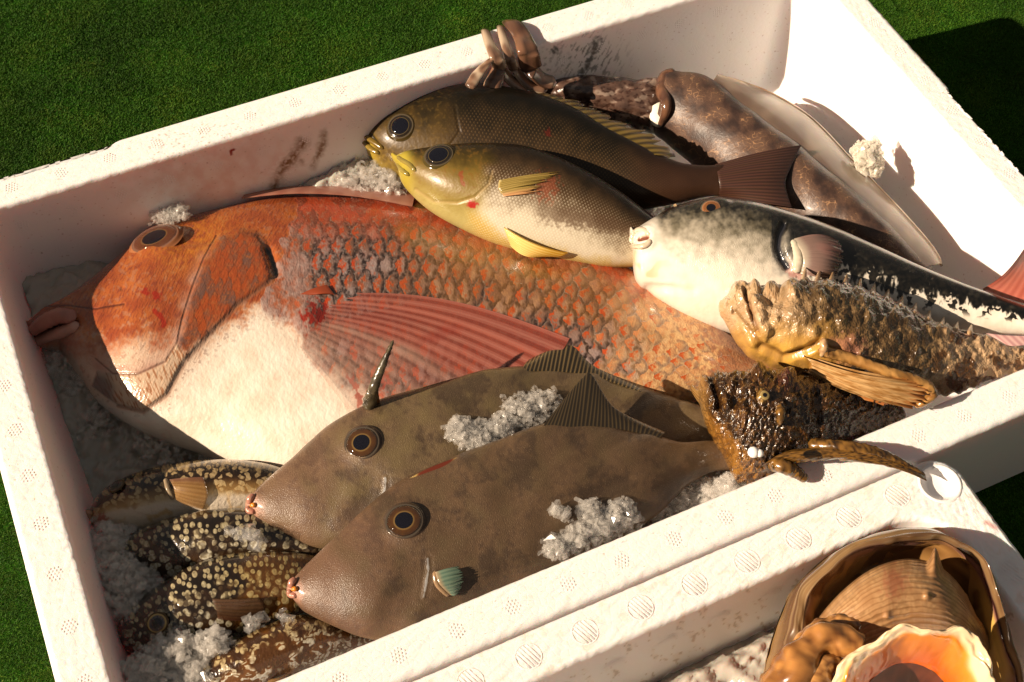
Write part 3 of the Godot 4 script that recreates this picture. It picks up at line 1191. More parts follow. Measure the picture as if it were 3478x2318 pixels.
			fl = mixc(fl, rgb8(178, 164, 160), ss(0.1, 0.55, nB.get_noise_2d(x * 6.0 + 90.0, y * 6.0) - n1 * 0.3) * ss(1650, 1150, x) * 0.55)
			c = mixc(c, fl, mid)
			c = mixc(c, mixc(rgb8(150, 92, 36), rgb8(190, 124, 50), clampf(0.5 + n2, 0, 1)), gold * 0.5)
			# lower side, pinkish grey to cream
			var low := ss(0.60, 0.84, v + n1 * 0.08)
			var lc := mixc(rgb8(196, 162, 142), rgb8(146, 126, 122), ss(0.2, 0.9, own + n1 * 0.5))
			lc = mixc(lc, rgb8(184, 104, 70), blob * ss(0.45, 0.8, sc.z) * 0.7)
			c = mixc(c, lc, low)
			# pale tail stalk
			var tail := ss(1960, 2260, x + (y - 1150) * 0.35 + n1 * 160.0 + n2 * 50.0)
			var tc := mixc(rgb8(236, 194, 136), rgb8(206, 150, 100), clampf(0.5 + n2 + n1 * 0.5, 0, 1))
			tc = mixc(tc, rgb8(128, 108, 96), ss(0.4, 0.95, own + n2 * 0.5) * ss(0.6, 0.1, sc.x + n2 * 0.15) * 0.6)
			tc = mixc(tc, rgb8(196, 84, 34), ss(0.55, 0.85, hash1(int(sc.z * 7777.0), 5) + n1 * 0.3) * blob * 0.95)
			tc = mixc(tc, rgb8(150, 96, 76), ss(2370, 2460, x + n2 * 60.0) * 0.55)
			c = mixc(c, tc, tail * 0.9)
			var edge := ss(0.14, 0.0, sc.x)
			c = mixc(c, rgb8(206, 184, 168), edge * clampf(n1 * 2.0 + n2, 0, 1) * 0.6)
			h += 0.045 * sc.w + 0.03 * n3
			# shoulder behind the gill cover: loose pinkish grey skin, few scales
			var sh := ss(1100, 980, x + n1 * 40.0 - (y - 900) * 0.1)
			var shc := mixc(rgb8(160, 112, 98), rgb8(186, 156, 146), 0.5 + n2 * 0.6)
			shc = mixc(shc, rgb8(176, 88, 50), ss(-0.1, 0.6, n1 - n2 * 0.5) * 0.7)
			c = mixc(c, shc, sh * ss(0.2, 0.3, v) * 0.85)
			h += sh * 0.05 * n2
		# white belly
		var dw := poly_in(q, white_poly, 130.0) + n1 * 34.0 + n2 * 20.0
		if head > 430.0 or y > 1370.0:
			var wv := ss(-40, 34, dw) * ss(0, 16, line_d(q, oper_edge) if poly_in(q, sub) < 0 and poly_in(q, oper) < 0 else 0.0)
			var wc := mixc(rgb8(255, 244, 228), rgb8(244, 226, 206), 0.5 + n1)
			wc = mixc(wc, rgb8(176, 150, 136), ss(0.3, 0.6, n2 + nB.get_noise_2d(x * 2.0, y * 8.0) * 0.4) * ss(70, 0, dw) * 0.8)
			wc = mixc(wc, rgb8(230, 180, 162), ss(0.4, 0.9, n2 * 0.6 + n1 * 0.6) * 0.35)
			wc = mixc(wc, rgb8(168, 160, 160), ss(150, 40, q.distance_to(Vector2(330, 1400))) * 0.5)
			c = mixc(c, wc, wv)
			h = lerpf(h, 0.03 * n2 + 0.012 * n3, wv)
		# gill opening and cover rim
		var de := line_d(q, oper_edge)
		h -= 0.09 * ss(12, 0, de)
		c = mixc(c, rgb8(150, 116, 98), ss(10, 2, de) * 0.5)
		c = mixc(c, rgb8(26, 14, 10), ss(15, 4, line_d(q, slit) + n2 * 3.0))
		# blood at the root of the pectoral fin
		var br := q.distance_to(Vector2(1078, 1085)) + n2 * 46.0 + n1 * 24.0
		c = mixc(c, rgb8(150, 34, 20), ss(52, 18, br) * 0.9)
		c = mixc(c, rgb8(166, 40, 24), ss(12, 3, line_d(q, K22) + n2 * 16.0) * 0.7)
		c = mixc(c, rgb8(170, 36, 20), ss(30, 6, q.distance_to(Vector2(1300, 1285)) + n2 * 40.0) * 0.85)
		c.a = h
		return c
	var disp := func(x: float, y: float, t: float, psi: float) -> float:
		var q := Vector2(x, y)
		var d := 0.0
		d += 0.0016 * ss(-22, 14, poly_in(q, oper)) + 0.0011 * ss(-22, 14, poly_in(q, preop)) + 0.0012 * ss(-22, 14, poly_in(q, sub))
		d -= 0.0030 * ss(26, 4, line_d(q, slit))
		d += 0.0022 * ss(110, 0, q.distance_to(Vector2(528, 815)))
		d += 0.0024 * ss(80, 10, q.distance_to(Vector2(1040, 1080)))
		d -= 0.0018 * ss(40, 0, line_d(q, lip_line)) if x < 300 else 0.0
		return d * ss(3.6, 2.6, psi)
	var B := body("body", st, deg_to_rad(-6), 300, 70, Vector2i(1360, 500), paint, disp, wet(0.26, 0.6), o, 0.5, 0.3, deg_to_rad(-9))
	fish_eye(B, 527, 814, 0.0124, 1.16, 0.25, Color(0.09, 0.03, 0.013), Color(0.13, 0.05, 0.028), Color(0.30, 0.115, 0.05), 0.55, Vector3(-0.08, -0.05, 0.16), -0.04)
	lips(B, [[104, 1128], [150, 1094], [205, 1072], [258, 1082]], 0.0050, lin(176, 112, 96), "upper_lip")
	lips(B, [[108, 1166], [165, 1142], [225, 1122], [268, 1104]], 0.0040, lin(196, 144, 126), "lower_lip")
	# pectoral fin: long rays fanned over the flank
	var base := []
	for p in [[1035, 1003], [1052, 1030], [1062, 1062], [1058, 1100], [1042, 1140], [1018, 1180]]:
		base.append(on(B, p[0], p[1], 0.0012))
	var tip := []
	for p in [[1935, 1150], [1880, 1215], [1700, 1270], [1500, 1330], [1330, 1385], [1180, 1390]]:
		tip.append(on(B, p[0], p[1], 0.0012))
	var fc := func(u: float, v: float) -> Color:
		var ray := 0.5 + 0.5 * cos(u * 15.0 * TAU)
		var fine := 0.5 + 0.5 * cos(u * 60.0 * TAU)
		var n := nB.get_noise_2d(u * 600.0, v * 40.0)
		var n2 := nB.get_noise_2d(u * 120.0 + 70.0, v * 160.0)
		var c := lin(176, 84, 66).lerp(lin(140, 54, 42), clampf(0.5 + n, 0, 1))
		c = c.lerp(lin(206, 172, 152), ss(0.30, 0.85, u + n * 0.25 + n2 * 0.2) * 0.85)
		c = c.lerp(lin(206, 150, 134), ray * 0.3 + fine * 0.15)
		c = c.lerp(lin(104, 50, 42), pow(1.0 - ray, 4.0) * 0.35)
		c = c.lerp(lin(150, 40, 30), ss(0.3, 0.6, n2) * ss(0.7, 0.3, u) * 0.6)
		c.a = clampf(lerpf(0.62, 0.20, ss(0.18, 0.85, u)) * lerpf(1.0, 0.7, ss(0.5, 1.0, v) * ss(0.2, 0.5, u)) * (0.75 + 0.25 * ray), 0, 1)
		return c
	var pf := fin_on(B, "pectoral_fin", base, tip, 240, 40, 15.0, 0.00006, fc, o, 0.0014)
	pf.set_meta("label", "long translucent red pectoral fin")
	# folded dorsal fin along the back
	var db := []
	var dt := []
	for p in [[820, 662], [1000, 646], [1200, 655], [1400, 690]]:
		db.append(on(B, p[0], p[1] + 12, 0.0))
	for p in [[870, 640], [1010, 632], [1200, 629], [1420, 640]]:
		dt.append(W(p[0], p[1], -0.064))
	fin("dorsal_fin", db, dt, 60, 8, 9.0, 0.0003, func(u, v): return lin(186, 132, 112, 0.85).lerp(lin(150, 84, 68, 0.85), 0.4 + 0.2 * cos(u * 9.0 * TAU)), o, 0.002)
	var pb := []
	var pt := []
	for p in [[905, 985], [930, 990]]:
		pb.append(on(B, p[0] + 130, p[1] - 6, 0.001))
	for p in [[1110, 970], [1135, 1000]]:
		pt.append(on(B, p[0], p[1], 0.003))
	fin("fin_flap", [on(B, 1020, 1000, 0.001), on(B, 1060, 1003, 0.001)], [on(B, 1110, 968, 0.003), on(B, 1135, 1000, 0.002)], 14, 8, 3.0, 0.0002, func(_u, _v): return lin(140, 62, 38), o, 0.001)

# a fin whose sheet follows a body's flank: rows between base and tip are laid on the body
func fin_on(B: Body, called: String, base: Array, tip: Array, nu: int, nv: int, rays: float, ridge: float, col: Callable, parent: Node3D, lift: float) -> MeshInstance3D:
	var bb := smooth_path(base, nu)
	var tt := smooth_path(tip, nu)
	var P := []
	var cs := PackedColorArray()
	var low := []
	for i in nu + 1:
		var u := float(i) / nu
		var q0 := seen(bb[i])
		var q1 := seen(tt[i])
		for j in nv + 1:
			var v := float(j) / nv
			# rays bow a little towards the back
			var q := q0.lerp(q1, v) + Vector2(0, -70.0 * sin(PI * v) * (1.0 - u) * 0.9)
			var p := on(B, q.x, q.y, lift * sin(PI * minf(v * 0.5 + 0.12, 1.0)) + ridge * cos(u * rays * TAU) * (0.3 + 0.7 * v))
			P.append(p)
			low.append(on(B, q.x, q.y, lift * 0.5 * sin(PI * minf(v * 0.5 + 0.12, 1.0)) - 0.0006))
			cs.append(col.call(u, v))
	# the sheet has a thin underside so that it is solid
	var all := []
	var c2 := PackedColorArray()
	var rl := nv + 1
	for i in nu + 1:
		for j in rl:
			all.append(P[i * rl + j])
			c2.append(cs[i * rl + j])
		for j in range(rl - 1, -1, -1):
			var a: Vector3 = P[i * rl + j]
			all.append(a + (a - EYE).normalized() * 0.0004)
			c2.append(cs[i * rl + j])
	return obj(called, grid_mesh(all, nu, rl * 2, true, PackedVector2Array(), c2, origin_of(parent), null), sheet_mat(0.32), parent)

# ---------------------------------------------------------------- two olive grunts
func build_grunts() -> void:
	var o := thing("grunt_fish", "dark olive grunt fish lying against the back wall, brown forked tail", "fish", W(1800, 520, -0.06))
	var st := [
		[1222, 438, 1227, 486, -0.042, 0.008], [1267, 400, 1255, 532, -0.041, 0.015], [1318, 364, 1310, 585, -0.040, 0.020],
		[1431, 309, 1410, 645, -0.038, 0.024], [1584, 283, 1560, 700, -0.036, 0.026], [1737, 295, 1720, 735, -0.034, 0.025],
		[1915, 345, 1900, 745, -0.031, 0.022], [2060, 424, 2050, 735, -0.029, 0.018], [2180, 489, 2180, 715, -0.026, 0.014],
		[2300, 548, 2310, 690, -0.025, 0.010], [2400, 562, 2410, 668, -0.024, 0.007], [2480, 552, 2490, 672, -0.023, 0.004]]
	var gill := K23
	var paint := func(x: float, y: float, t: float, v: float) -> Color:
		var q := Vector2(x, y)
		var n1 := nB.get_noise_2d(x * 1.2, y * 1.2)
		var n2 := nB.get_noise_2d(x * 5.0, y * 5.0)
		var sc := scale_at(t * 100.0, v * 62.0)
		var c := mixc(rgb8(19, 16, 10), rgb8(60, 44, 26), ss(0.12, 0.7, v + n1 * 0.14))
		var hd := ss(1600, 1480, x + n1 * 40.0)
		var hc := mixc(rgb8(24, 20, 12), rgb8(86, 65, 27), ss(0.15, 0.55, v + n1 * 0.12))
		hc = mixc(hc, rgb8(150, 126, 56), ss(0.55, 0.95, v + n2 * 0.1))
		hc = mixc(hc, rgb8(134, 104, 44), ss(0.0, 0.7, n2) * 0.3)
		c = mixc(c, rgb8(122, 96, 60), ss(0.10, 0.35, sc.x) * ss(0.30, 0.05, absf(sc.y)) * ss(0.2, 0.4, v) * 0.5 * (1.0 - hd))
		c = mixc(c, rgb8(66, 42, 32), ss(2050, 2300, x) * 0.7)
		c = mixc(c, hc, hd)
		c = mixc(c, rgb8(190, 164, 60), ss(1300, 1240, x) * ss(0.4, 0.7, v))
		c = mixc(c, rgb8(30, 24, 14), ss(7, 1, line_d(q, K24)) * 0.8)
		c = mixc(c, rgb8(96, 22, 16), ss(18, 4, q.distance_to(Vector2(1862, 470)) + n2 * 14.0) * 0.6)
		var h := 0.022 * sc.w * (1.0 - 0.6 * hd) - 0.08 * ss(9, 0, line_d(q, gill)) + 0.01 * n2
		h -= 0.12 * ss(8, 0, line_d(q, K24))
		c.a = h
		return c
	var B := body("body", st, deg_to_rad(20), 200, 46, Vector2i(1024, 384), paint, null, wet(0.36, 0.12, 0.35), o, 0.5, 0.2)
	fish_eye(B, 1362, 432, 0.0078, 1.05, 0.0, Color(0.012, 0.010, 0.008), Color(0.03, 0.02, 0.01), Color(0.06, 0.04, 0.015), 0.72, Vector3(0, 0.0, 0.12), -0.16)
	lips(B, [[1226, 446], [1248, 468], [1275, 486], [1302, 505]], 0.0019, lin(116, 94, 38), "upper_lip")
	lips(B, [[1225, 462], [1240, 486], [1262, 508], [1288, 520]], 0.0018, lin(134, 112, 48), "lower_lip")
	var dorsal := func(u: float, v: float) -> Color:
		var ray := 0.5 + 0.5 * cos(u * 16.0 * TAU)
		var c := lin(58, 46, 20).lerp(lin(150, 124, 50), ray * 0.7)
		c = c.lerp(lin(196, 160, 90), v * ray * 0.5)
		c.a = 0.9
		return c
	var b := []
	var tp := []
	for p in [[1800, 318], [1900, 345], [2010, 405], [2110, 460], [2220, 520]]:
		b.append(on(B, p[0], p[1] + 8, 0.0))
	for p in [[1870, 318], [1985, 350], [2105, 410], [2215, 455], [2310, 540]]:
		tp.append(W(p[0], p[1], -0.018))
	fin("dorsal_fin", b, tp, 128, 10, 16.0, 0.0003, dorsal, o, 0.001, null, 0.0005, 0.35)
	var tc := func(u: float, v: float) -> Color:
		var ray := 0.5 + 0.5 * cos(u * 18.0 * TAU)
		var c := lin(52, 34, 28).lerp(lin(86, 56, 44), ray * 0.8)
		c = c.lerp(lin(34, 24, 22), ss(0.6, 1.0, v) * 0.6)
		c.a = 0.97
		return c
	fin("tail_fin", [on(B, 2430, 560, -0.001), on(B, 2440, 600, 0.001), on(B, 2445, 640, 0.001), on(B, 2440, 668, -0.001)],
		[W(2722, 494, -0.017), W(2690, 560, -0.018), W(2668, 625, -0.020), W(2690, 705, -0.023)], 120, 26, 18.0, 0.0003, tc, o, 0.002, null, 0.0008)

	var o2 := thing("grunt_fish", "yellow bellied grunt fish lying over the sea bream's back", "fish", W(1800, 720, -0.05))
	var st2 := [
		[1346, 528, 1349, 560, -0.020, 0.006], [1380, 514, 1362, 614, -0.020, 0.012], [1440, 503, 1400, 664, -0.020, 0.017],
		[1540, 490, 1470, 724, -0.019, 0.021], [1660, 485, 1570, 780, -0.018, 0.023], [1780, 494, 1690, 833, -0.018, 0.024],
		[1900, 534, 1820, 868, -0.018, 0.023], [2017, 593, 1940, 890, -0.019, 0.021], [2119, 658, 2060, 908, -0.021, 0.018],
		[2226, 740, 2160, 907, -0.025, 0.014], [2320, 800, 2280, 892, -0.028, 0.010], [2400, 835, 2380, 880, -0.030, 0.006]]
	var gill2 := K25
	var paint2 := func(x: float, y: float, t: float, v: float) -> Color:
		var q := Vector2(x, y)
		var n1 := nB.get_noise_2d(x * 1.1 + 200.0, y * 1.1)
		var n2 := nB.get_noise_2d(x * 5.0 + 200.0, y * 5.0)
		var sc := scale_at(t * 92.0, v * 58.0)
		var vv := v + n1 * 0.07 + n2 * 0.03
		var c := mixc(rgb8(28, 22, 13), rgb8(80, 60, 38), ss(0.14, 0.42, vv))
		c = mixc(c, rgb8(212, 200, 176), ss(0.36, 0.66, vv - ss(1850, 2150, x) * 0.10))
		c = mixc(c, rgb8(196, 164, 84), ss(0.74, 0.95, vv + ss(1750, 1500, x) * 0.22))
		c = mixc(c, rgb8(70, 50, 36), ss(0.28, 0.04, sc.x) * ss(0.70, 0.35, v) * 0.6)
		c = mixc(c, rgb8(236, 228, 208), ss(0.2, 0.5, sc.x) * ss(0.35, 0.1, absf(sc.y)) * ss(0.25, 0.5, v) * 0.5)
		# second dark band behind the pectoral fin
		c = mixc(c, rgb8(92, 70, 52), ss(0.09, 0.02, absf(v - 0.56 + ss(1850, 2200, x) * 0.10 + n2 * 0.05)) * ss(1760, 1900, x) * 0.6)
		var hd := ss(1680, 1610, x + n1 * 30.0 + (y - 620) * 0.25)
		var hc := mixc(rgb8(44, 35, 15), rgb8(128, 104, 42), ss(0.12, 0.55, vv))
		hc = mixc(hc, rgb8(186, 172, 108), ss(0.5, 0.9, vv))
		hc = mixc(hc, rgb8(120, 84, 30), ss(0.15, 0.5, n2 + n1 * 0.5) * 0.45 * ss(0.85, 0.5, v))
		hc = mixc(hc, rgb8(176, 158, 58), ss(1420, 1370, x))
		c = mixc(c, hc, hd)
		c = mixc(c, rgb8(170, 24, 16), ss(16, 5, Vector2((x - 1600) * 0.7, y - 704).length() + n2 * 9.0) * 0.95)
		c = mixc(c, rgb8(146, 60, 30), ss(9, 2, line_d(q, K26) + n2 * 8.0) * 0.6)
		c = mixc(c, rgb8(150, 74, 50), ss(60, 20, q.distance_to(Vector2(1850, 648)) + n2 * 40.0) * 0.6)
		var dg := line_d(q, gill2)
		c = mixc(c, rgb8(200, 170, 120), ss(7, 1, dg) * 0.35)
		var h := 0.026 * sc.w * (1.0 - 0.7 * hd) - 0.10 * ss(10, 0, dg) + 0.01 * n2
		h += 0.05 * ss(-10, 12, poly_in(q, K27))
		c.a = h
		return c
	var B2 := body("body", st2, deg_to_rad(20), 200, 46, Vector2i(1024, 400), paint2, null, wet(0.36, 0.12, 0.35), o2, 0.5, 0.2)
	fish_eye(B2, 1492, 533, 0.0076, 1.12, 0.0, Color(0.012, 0.010, 0.008), Color(0.03, 0.02, 0.01), Color(0.06, 0.045, 0.015), 0.72, Vector3(0, -0.05, 0.2), -0.2)
	lips(B2, [[1350, 532], [1368, 545], [1392, 560], [1412, 582]], 0.0016, lin(140, 124, 60), "upper_lip")
	lips(B2, [[1350, 556], [1368, 580], [1390, 596]], 0.0015, lin(150, 134, 66), "lower_lip")
	var yc := func(u: float, v: float) -> Color:
		var ray := 0.5 + 0.5 * cos(u * 9.0 * TAU)
		var c := lin(166, 142, 76).lerp(lin(126, 108, 52), ray)
		c = c.lerp(lin(214, 150, 110), ss(0.7, 1.0, u) * 0.6)
		c.a = 0.86
		return c
	fin("pectoral_fin", [on(B2, 1702, 612, 0.001), on(B2, 1696, 640, 0.002), on(B2, 1712, 668, 0.001)],
		[on(B2, 1912, 582, 0.004), on(B2, 1850, 622, 0.003), on(B2, 1835, 655, 0.002)], 72, 24, 9.0, 0.0003, yc, o2, 0.001, null, 0.0005, 0.45)
	lips(B2, [[1704, 610], [1702, 634], [1712, 660]], 0.0016, lin(176, 158, 104), "fin_root")
	fin("pelvic_fin", [on(B2, 1712, 772, 0.001), on(B2, 1722, 800, 0.001), on(B2, 1735, 835, 0.001)],
		[on(B2, 1928, 860, 0.004), on(B2, 1905, 872, 0.004), on(B2, 1850, 872, 0.004)], 72, 24, 7.0, 0.0003,
		func(u, v): return lin(222, 196, 120, 0.95).lerp(lin(188, 142, 30, 0.95), clampf(ss(0.3, 0.9, v) * 0.8 + 0.25 * cos(u * 7.0 * TAU), 0, 1)), o2, 0.004, null, 0.0007)

func lips(B: Body, pts: Array, r: float, c: Color, called: String) -> void:
	var path := []
	for p in pts:
		path.append(on(B, p[0], p[1], r * 0.15))
	var n := pts.size()
	var rr := []
	for i in n:
		rr.append(r * (0.75 + 0.35 * sin(PI * (i + 0.4) / n)))
	tube(called, path, rr, 24, 12, func(u, a): return c * (0.9 + 0.2 * nB.get_noise_2d(u * 300.0, a * 40.0)), wet(0.22, 0.5), B.node, 0.8, r * 0.12, 900.0)

# ---------------------------------------------------------------- white and black pufferfish
func build_puffer() -> void:
	var o := thing("pufferfish", "white bellied pufferfish with black back and blunt open mouth", "fish", W(2700, 950, -0.05))
	var st := [
		[2152, 790, 2150, 862, -0.012, 0.012], [2166, 776, 2150, 905, -0.012, 0.018], [2205, 750, 2162, 957, -0.012, 0.023],
		[2287, 703, 2215, 1003, -0.012, 0.028], [2405, 675, 2330, 1076, -0.012, 0.031], [2540, 679, 2480, 1135, -0.012, 0.032],
		[2680, 715, 2640, 1160, -0.012, 0.030], [2832, 769, 2800, 1165, -0.013, 0.026], [2980, 834, 2950, 1160, -0.014, 0.022],
		[3120, 899, 3090, 1150, -0.014, 0.018], [3271, 962, 3250, 1138, -0.012, 0.013], [3400, 1009, 3390, 1136, -0.010, 0.010],
		[3540, 1062, 3535, 1142, -0.008, 0.008]]
	var slit := K28
	var slot := K29
	var paint := func(x: float, y: float, t: float, v: float) -> Color:
		var q := Vector2(x, y)
		var n1 := nB.get_noise_2d(x * 1.3, y * 1.3 + 400.0)
		var n2 := nB.get_noise_2d(x * 4.0, y * 4.0 + 400.0)
		var n3 := nB.get_noise_2d(x * 22.0, y * 22.0)
		var c := mixc(rgb8(254, 246, 232), rgb8(244, 232, 214), 0.5 + n1)
		var h := 0.014 * n2
		# black back; smoky edge on the head, torn patches behind the fin
		var lim := 0.30 - 0.03 * ss(2300, 2200, x)
		var k := ss(lim + 0.30, lim - 0.12, v + n1 * 0.10 + n2 * 0.035)
		if x > 2700.0:
			k = ss(0.45, 0.36, v + n1 * 0.10 + fbm(x * 2.4, y * 1.0) * 0.22 - 0.02)
			k = maxf(k, ss(0.25, 0.4, n1 + n2 * 0.6) * ss(0.62, 0.5, v) * 0.95)
		var dark := mixc(rgb8(14, 14, 12), rgb8(34, 30, 24), clampf(0.4 + n2, 0, 1))
		if x < 2620.0:
			dark = mixc(dark, rgb8(92, 84, 64), ss(0.10, 0.40, v + n2 * 0.08))
			k *= ss(2205, 2260, x + n1 * 20.0)
		c = mixc(c, dark, k)
		c = mixc(c, rgb8(150, 142, 122), ss(0.1, 0.8, nB.get_noise_2d(x * 2.0, y * 3.0 + 77.0)) * k * 0.25)
		# tiny prickles on the flank and the back
		var pr := ss(0.25, 0.6, n3)
		var reg := maxf(ss(150, 60, Vector2((x - 2500) * 0.55, (y - 880) * 1.1).length()), ss(0.12, 0.05, v) * ss(2380, 2480, x))
		h += 0.05 * pr * reg
		c = mixc(c, rgb8(250, 240, 224), pr * reg * 0.4)
		# gill slit, mouth
		var ds := line_d(q, slit)
		c = mixc(c, rgb8(40, 40, 46), ss(15, 6, ds))
		h -= 0.25 * ss(20, 4, ds)
		c = mixc(c, rgb8(120, 62, 40), ss(10, 4, line_d(q, slot)))
		c = mixc(c, rgb8(196, 170, 96), ss(0.2, 0.5, n1 - 0.1) * ss(2280, 2180, x) * ss(0.3, 0.5, v) * 0.4)
		c = mixc(c, rgb8(214, 150, 140), ss(40, 10, q.distance_to(Vector2(2705, 935)) + n2 * 20.0) * 0.7)
		c = mixc(c, rgb8(216, 170, 150), ss(0.84, 0.95, v) * ss(3150, 3300, x) * 0.6)
		h -= 0.03 * ss(12, 0, line_d(q, K30))
		c.a = h
		return c
	var disp := func(x: float, y: float, t: float, psi: float) -> float:
		var q := Vector2(x, y)
		var d := 0.0
		d -= 0.0035 * ss(13, 4, line_d(q, slot))
		d += 0.0014 * ss(30, 8, absf(line_d(q, slot) - 22.0)) * ss(2240, 2200, x)
		d -= 0.0022 * ss(20, 4, q.distance_to(Vector2(2147, 862)))
		d += 0.0015 * ss(60, 10, q.distance_to(Vector2(2440, 705)))
		d -= 0.0028 * ss(24, 4, line_d(q, slit))
		d += 0.0020 * ss(50, 10, line_d(q, K31))
		d -= 0.0012 * ss(24, 0, line_d(q, K32))
		return d
	var B := body("body", st, deg_to_rad(22), 220, 56, Vector2i(1024, 448), paint, disp, wet(0.24, 0.4), o, 0.35, 0.2)
	fish_eye(B, 2416, 713, 0.0044, 1.1, 0.0, Color(0.16, 0.06, 0.02), Color(0.24, 0.10, 0.04), Color(0.08, 0.07, 0.05), 0.56, Vector3(0, -0.1, 0.45), -0.5)
	# fleshy lips round the open mouth
	lips(B, [[2210, 800], [2190, 783], [2166, 784], [2150, 805], [2147, 828]], 0.0022, lin(214, 198, 176), "upper_lip")
	lips(B, [[2147, 836], [2172, 838], [2200, 830], [2212, 812]], 0.0018, lin(212, 194, 170), "lower_lip")
	lips(B, [[2290, 704], [2300, 700]], 0.0018, lin(176, 150, 116), "nostril")
	var fc := func(u: float, v: float) -> Color:
		var ray := 0.5 + 0.5 * cos(u * 11.0 * TAU)
		var n := nB.get_noise_2d(u * 120.0, v * 60.0)
		var c := lin(120, 96, 88).lerp(lin(52, 42, 40), ray * ss(0.4, 0.9, v))
		c = c.lerp(lin(176, 120, 110), clampf(n, 0, 1) * 0.7)
		c = c.lerp(lin(170, 158, 140), ss(0.22, 0.0, v))
		c.a = 0.9 - 0.2 * ss(0.6, 1.0, v)
		return c
	fin("pectoral_fin", [on(B, 2690, 815, 0.001), on(B, 2720, 850, 0.004), on(B, 2728, 890, 0.004), on(B, 2718, 930, 0.001)],
		[on(B, 2845, 812, 0.006), on(B, 2868, 860, 0.006), on(B, 2862, 905, 0.005), on(B, 2835, 952, 0.003)], 110, 24, 11.0, 0.0004, fc, o, 0.004, null, 0.0007, 0.1)
	lips(B, [[2688, 815], [2706, 850], [2712, 890], [2702, 928]], 0.0028, lin(206, 196, 174), "fin_root")

# ---------------------------------------------------------------- two filefish
func filefish(label: String, st: Array, eye: Vector2, slit: Outline, mouth: Vector2, sd: float, olive: float, base: Color) -> Body:
	var mid: Array = st[6]
	var o := thing("filefish", label, "fish", W((mid[0] + mid[2]) * 0.5, (mid[1] + mid[3]) * 0.5, mid[4] - mid[5]), "brown filefish lying side by side")
	var paint := func(x: float, y: float, t: float, v: float) -> Color:
		var q := Vector2(x, y)
		var n1 := nB.get_noise_2d(x * 0.8 + sd, y * 0.8)
		var n2 := nB.get_noise_2d(x * 3.0 + sd, y * 3.0)
		var n3 := nB.get_noise_2d(x * 24.0, y * 24.0)
		var c := mixc(base, base * 0.8, clampf(0.5 + n1 * 0.7, 0, 1))
		c = mixc(c, rgb8(126, 108, 70), ss(-0.2, 0.8, n1) * olive)
		c = mixc(c, rgb8(66, 50, 40), ss(-0.1, 0.9, n2 * 0.5 - n1 * 0.6) * 0.5)
		c = mixc(c, rgb8(62, 48, 36), ss(0.0, 0.6, nB.get_noise_2d(x * 0.5 + sd * 3.0, y * 0.5 + 60.0) + n2 * 0.3) * 0.6)
		c = mixc(c, rgb8(136, 98, 80), ss(0.30, 0.05, t + n1 * 0.08) * 0.45)
		c = mixc(c, rgb8(150, 122, 88), ss(0.86, 0.99, v) * 0.6)
		c = mixc(c, rgb8(200, 150, 130), ss(60, 10, q.distance_to(mouth) + n2 * 14.0) * 0.8)
		# grain of minute prickles
		c = mixc(c, rgb8(206, 186, 158), ss(0.38, 0.75, n3) * 0.42)
		c = mixc(c, rgb8(54, 40, 30), ss(0.35, 0.7, -n3) * 0.25)
		var h := 0.030 * n3 + 0.006 * n2
		var ds := line_d(q, slit)
		c = mixc(c, rgb8(170, 172, 176), ss(5, 1, ds + n2 * 4.0) * 0.8)
		h += 0.03 * ss(10, 2, ds) - 0.03 * ss(12, 0, absf(ds - 14.0))
		# ring of small scales round the eye
		c.a = h
		return c
	var disp := func(x: float, y: float, t: float, psi: float) -> float:
		var q := Vector2(x, y)
		var d := 0.0016 * ss(95, 20, q.distance_to(eye))
		d -= 0.0013 * ss(90, 10, absf(q.x - (slit.pts[0].x - 30) + (q.y - slit.pts[0].y) * 0.45)) * ss(0.45, 0.6, psi / PI) * ss(0.98, 0.8, psi / PI)
		d += 0.0012 * nB.get_noise_2d(x * 0.35, y * 0.35 + sd)
		d += 0.0010 * nB.get_noise_2d((x + y * 2.0) * 0.5, (y - x) * 0.12) * ss(0.3, 0.7, t)
		return d * ss(3.7, 2.7, psi)
	var B := body("body", st, deg_to_rad(13), 200, 50, Vector2i(1100, 400), paint, disp, wet(0.42, 0.22), o, 0.25, 0.2)
	var mm := wet(0.25, 0.4)
	# thick pale lips with orange teeth between them
	var up := [Vector2(8, -38), Vector2(-8, -22), Vector2(-6, -4)]
	var lo := [Vector2(10, 22), Vector2(-12, 16), Vector2(-14, 2)]
	for q in [["upper_lip", up], ["lower_lip", lo]]:
		var pts := []
		for p in q[1]:
			pts.append(on(B, maxf(mouth.x + p.x, mouth.x - 2), mouth.y + p.y, 0.0006) + (W(mouth.x + p.x, mouth.y, st[0][4]) - W(maxf(mouth.x + p.x, mouth.x - 2), mouth.y, st[0][4])))
		tube(q[0], pts, [0.0013, 0.0019, 0.0012], 16, 12, func(u, a): return lin(180, 132, 112).lerp(lin(160, 104, 88), 0.5 + nB.get_noise_2d(u * 200.0, a * 30.0)), mm, o, 0.9)
	tube("teeth", [on(B, mouth.x + 14, mouth.y - 4, 0.0006), on(B, mouth.x, mouth.y + 2, 0.001) + (W(mouth.x - 9, mouth.y, st[0][4]) - W(mouth.x, mouth.y, st[0][4]))], [0.0012, 0.0014, 0.0008], 8, 8, func(_u, _a): return lin(206, 130, 44), mm, o)
	fish_eye(B, eye.x, eye.y, 0.0084, 1.05, 0.0, Color(0.075, 0.032, 0.010), Color(0.018, 0.011, 0.007), Color(0.06, 0.043, 0.03), 0.52, Vector3(0, -0.05, 0.15), 0.05)
	return B

func soft_fin_col(pale: float) -> Callable:
	return func(u: float, v: float) -> Color:
		var ray := 0.5 + 0.5 * cos(u * 30.0 * TAU)
		var c := lin(36, 31, 24).lerp(lin(150, 124, 84), pow(ray, 3.0) * pale)
		c.a = 0.94
		return c

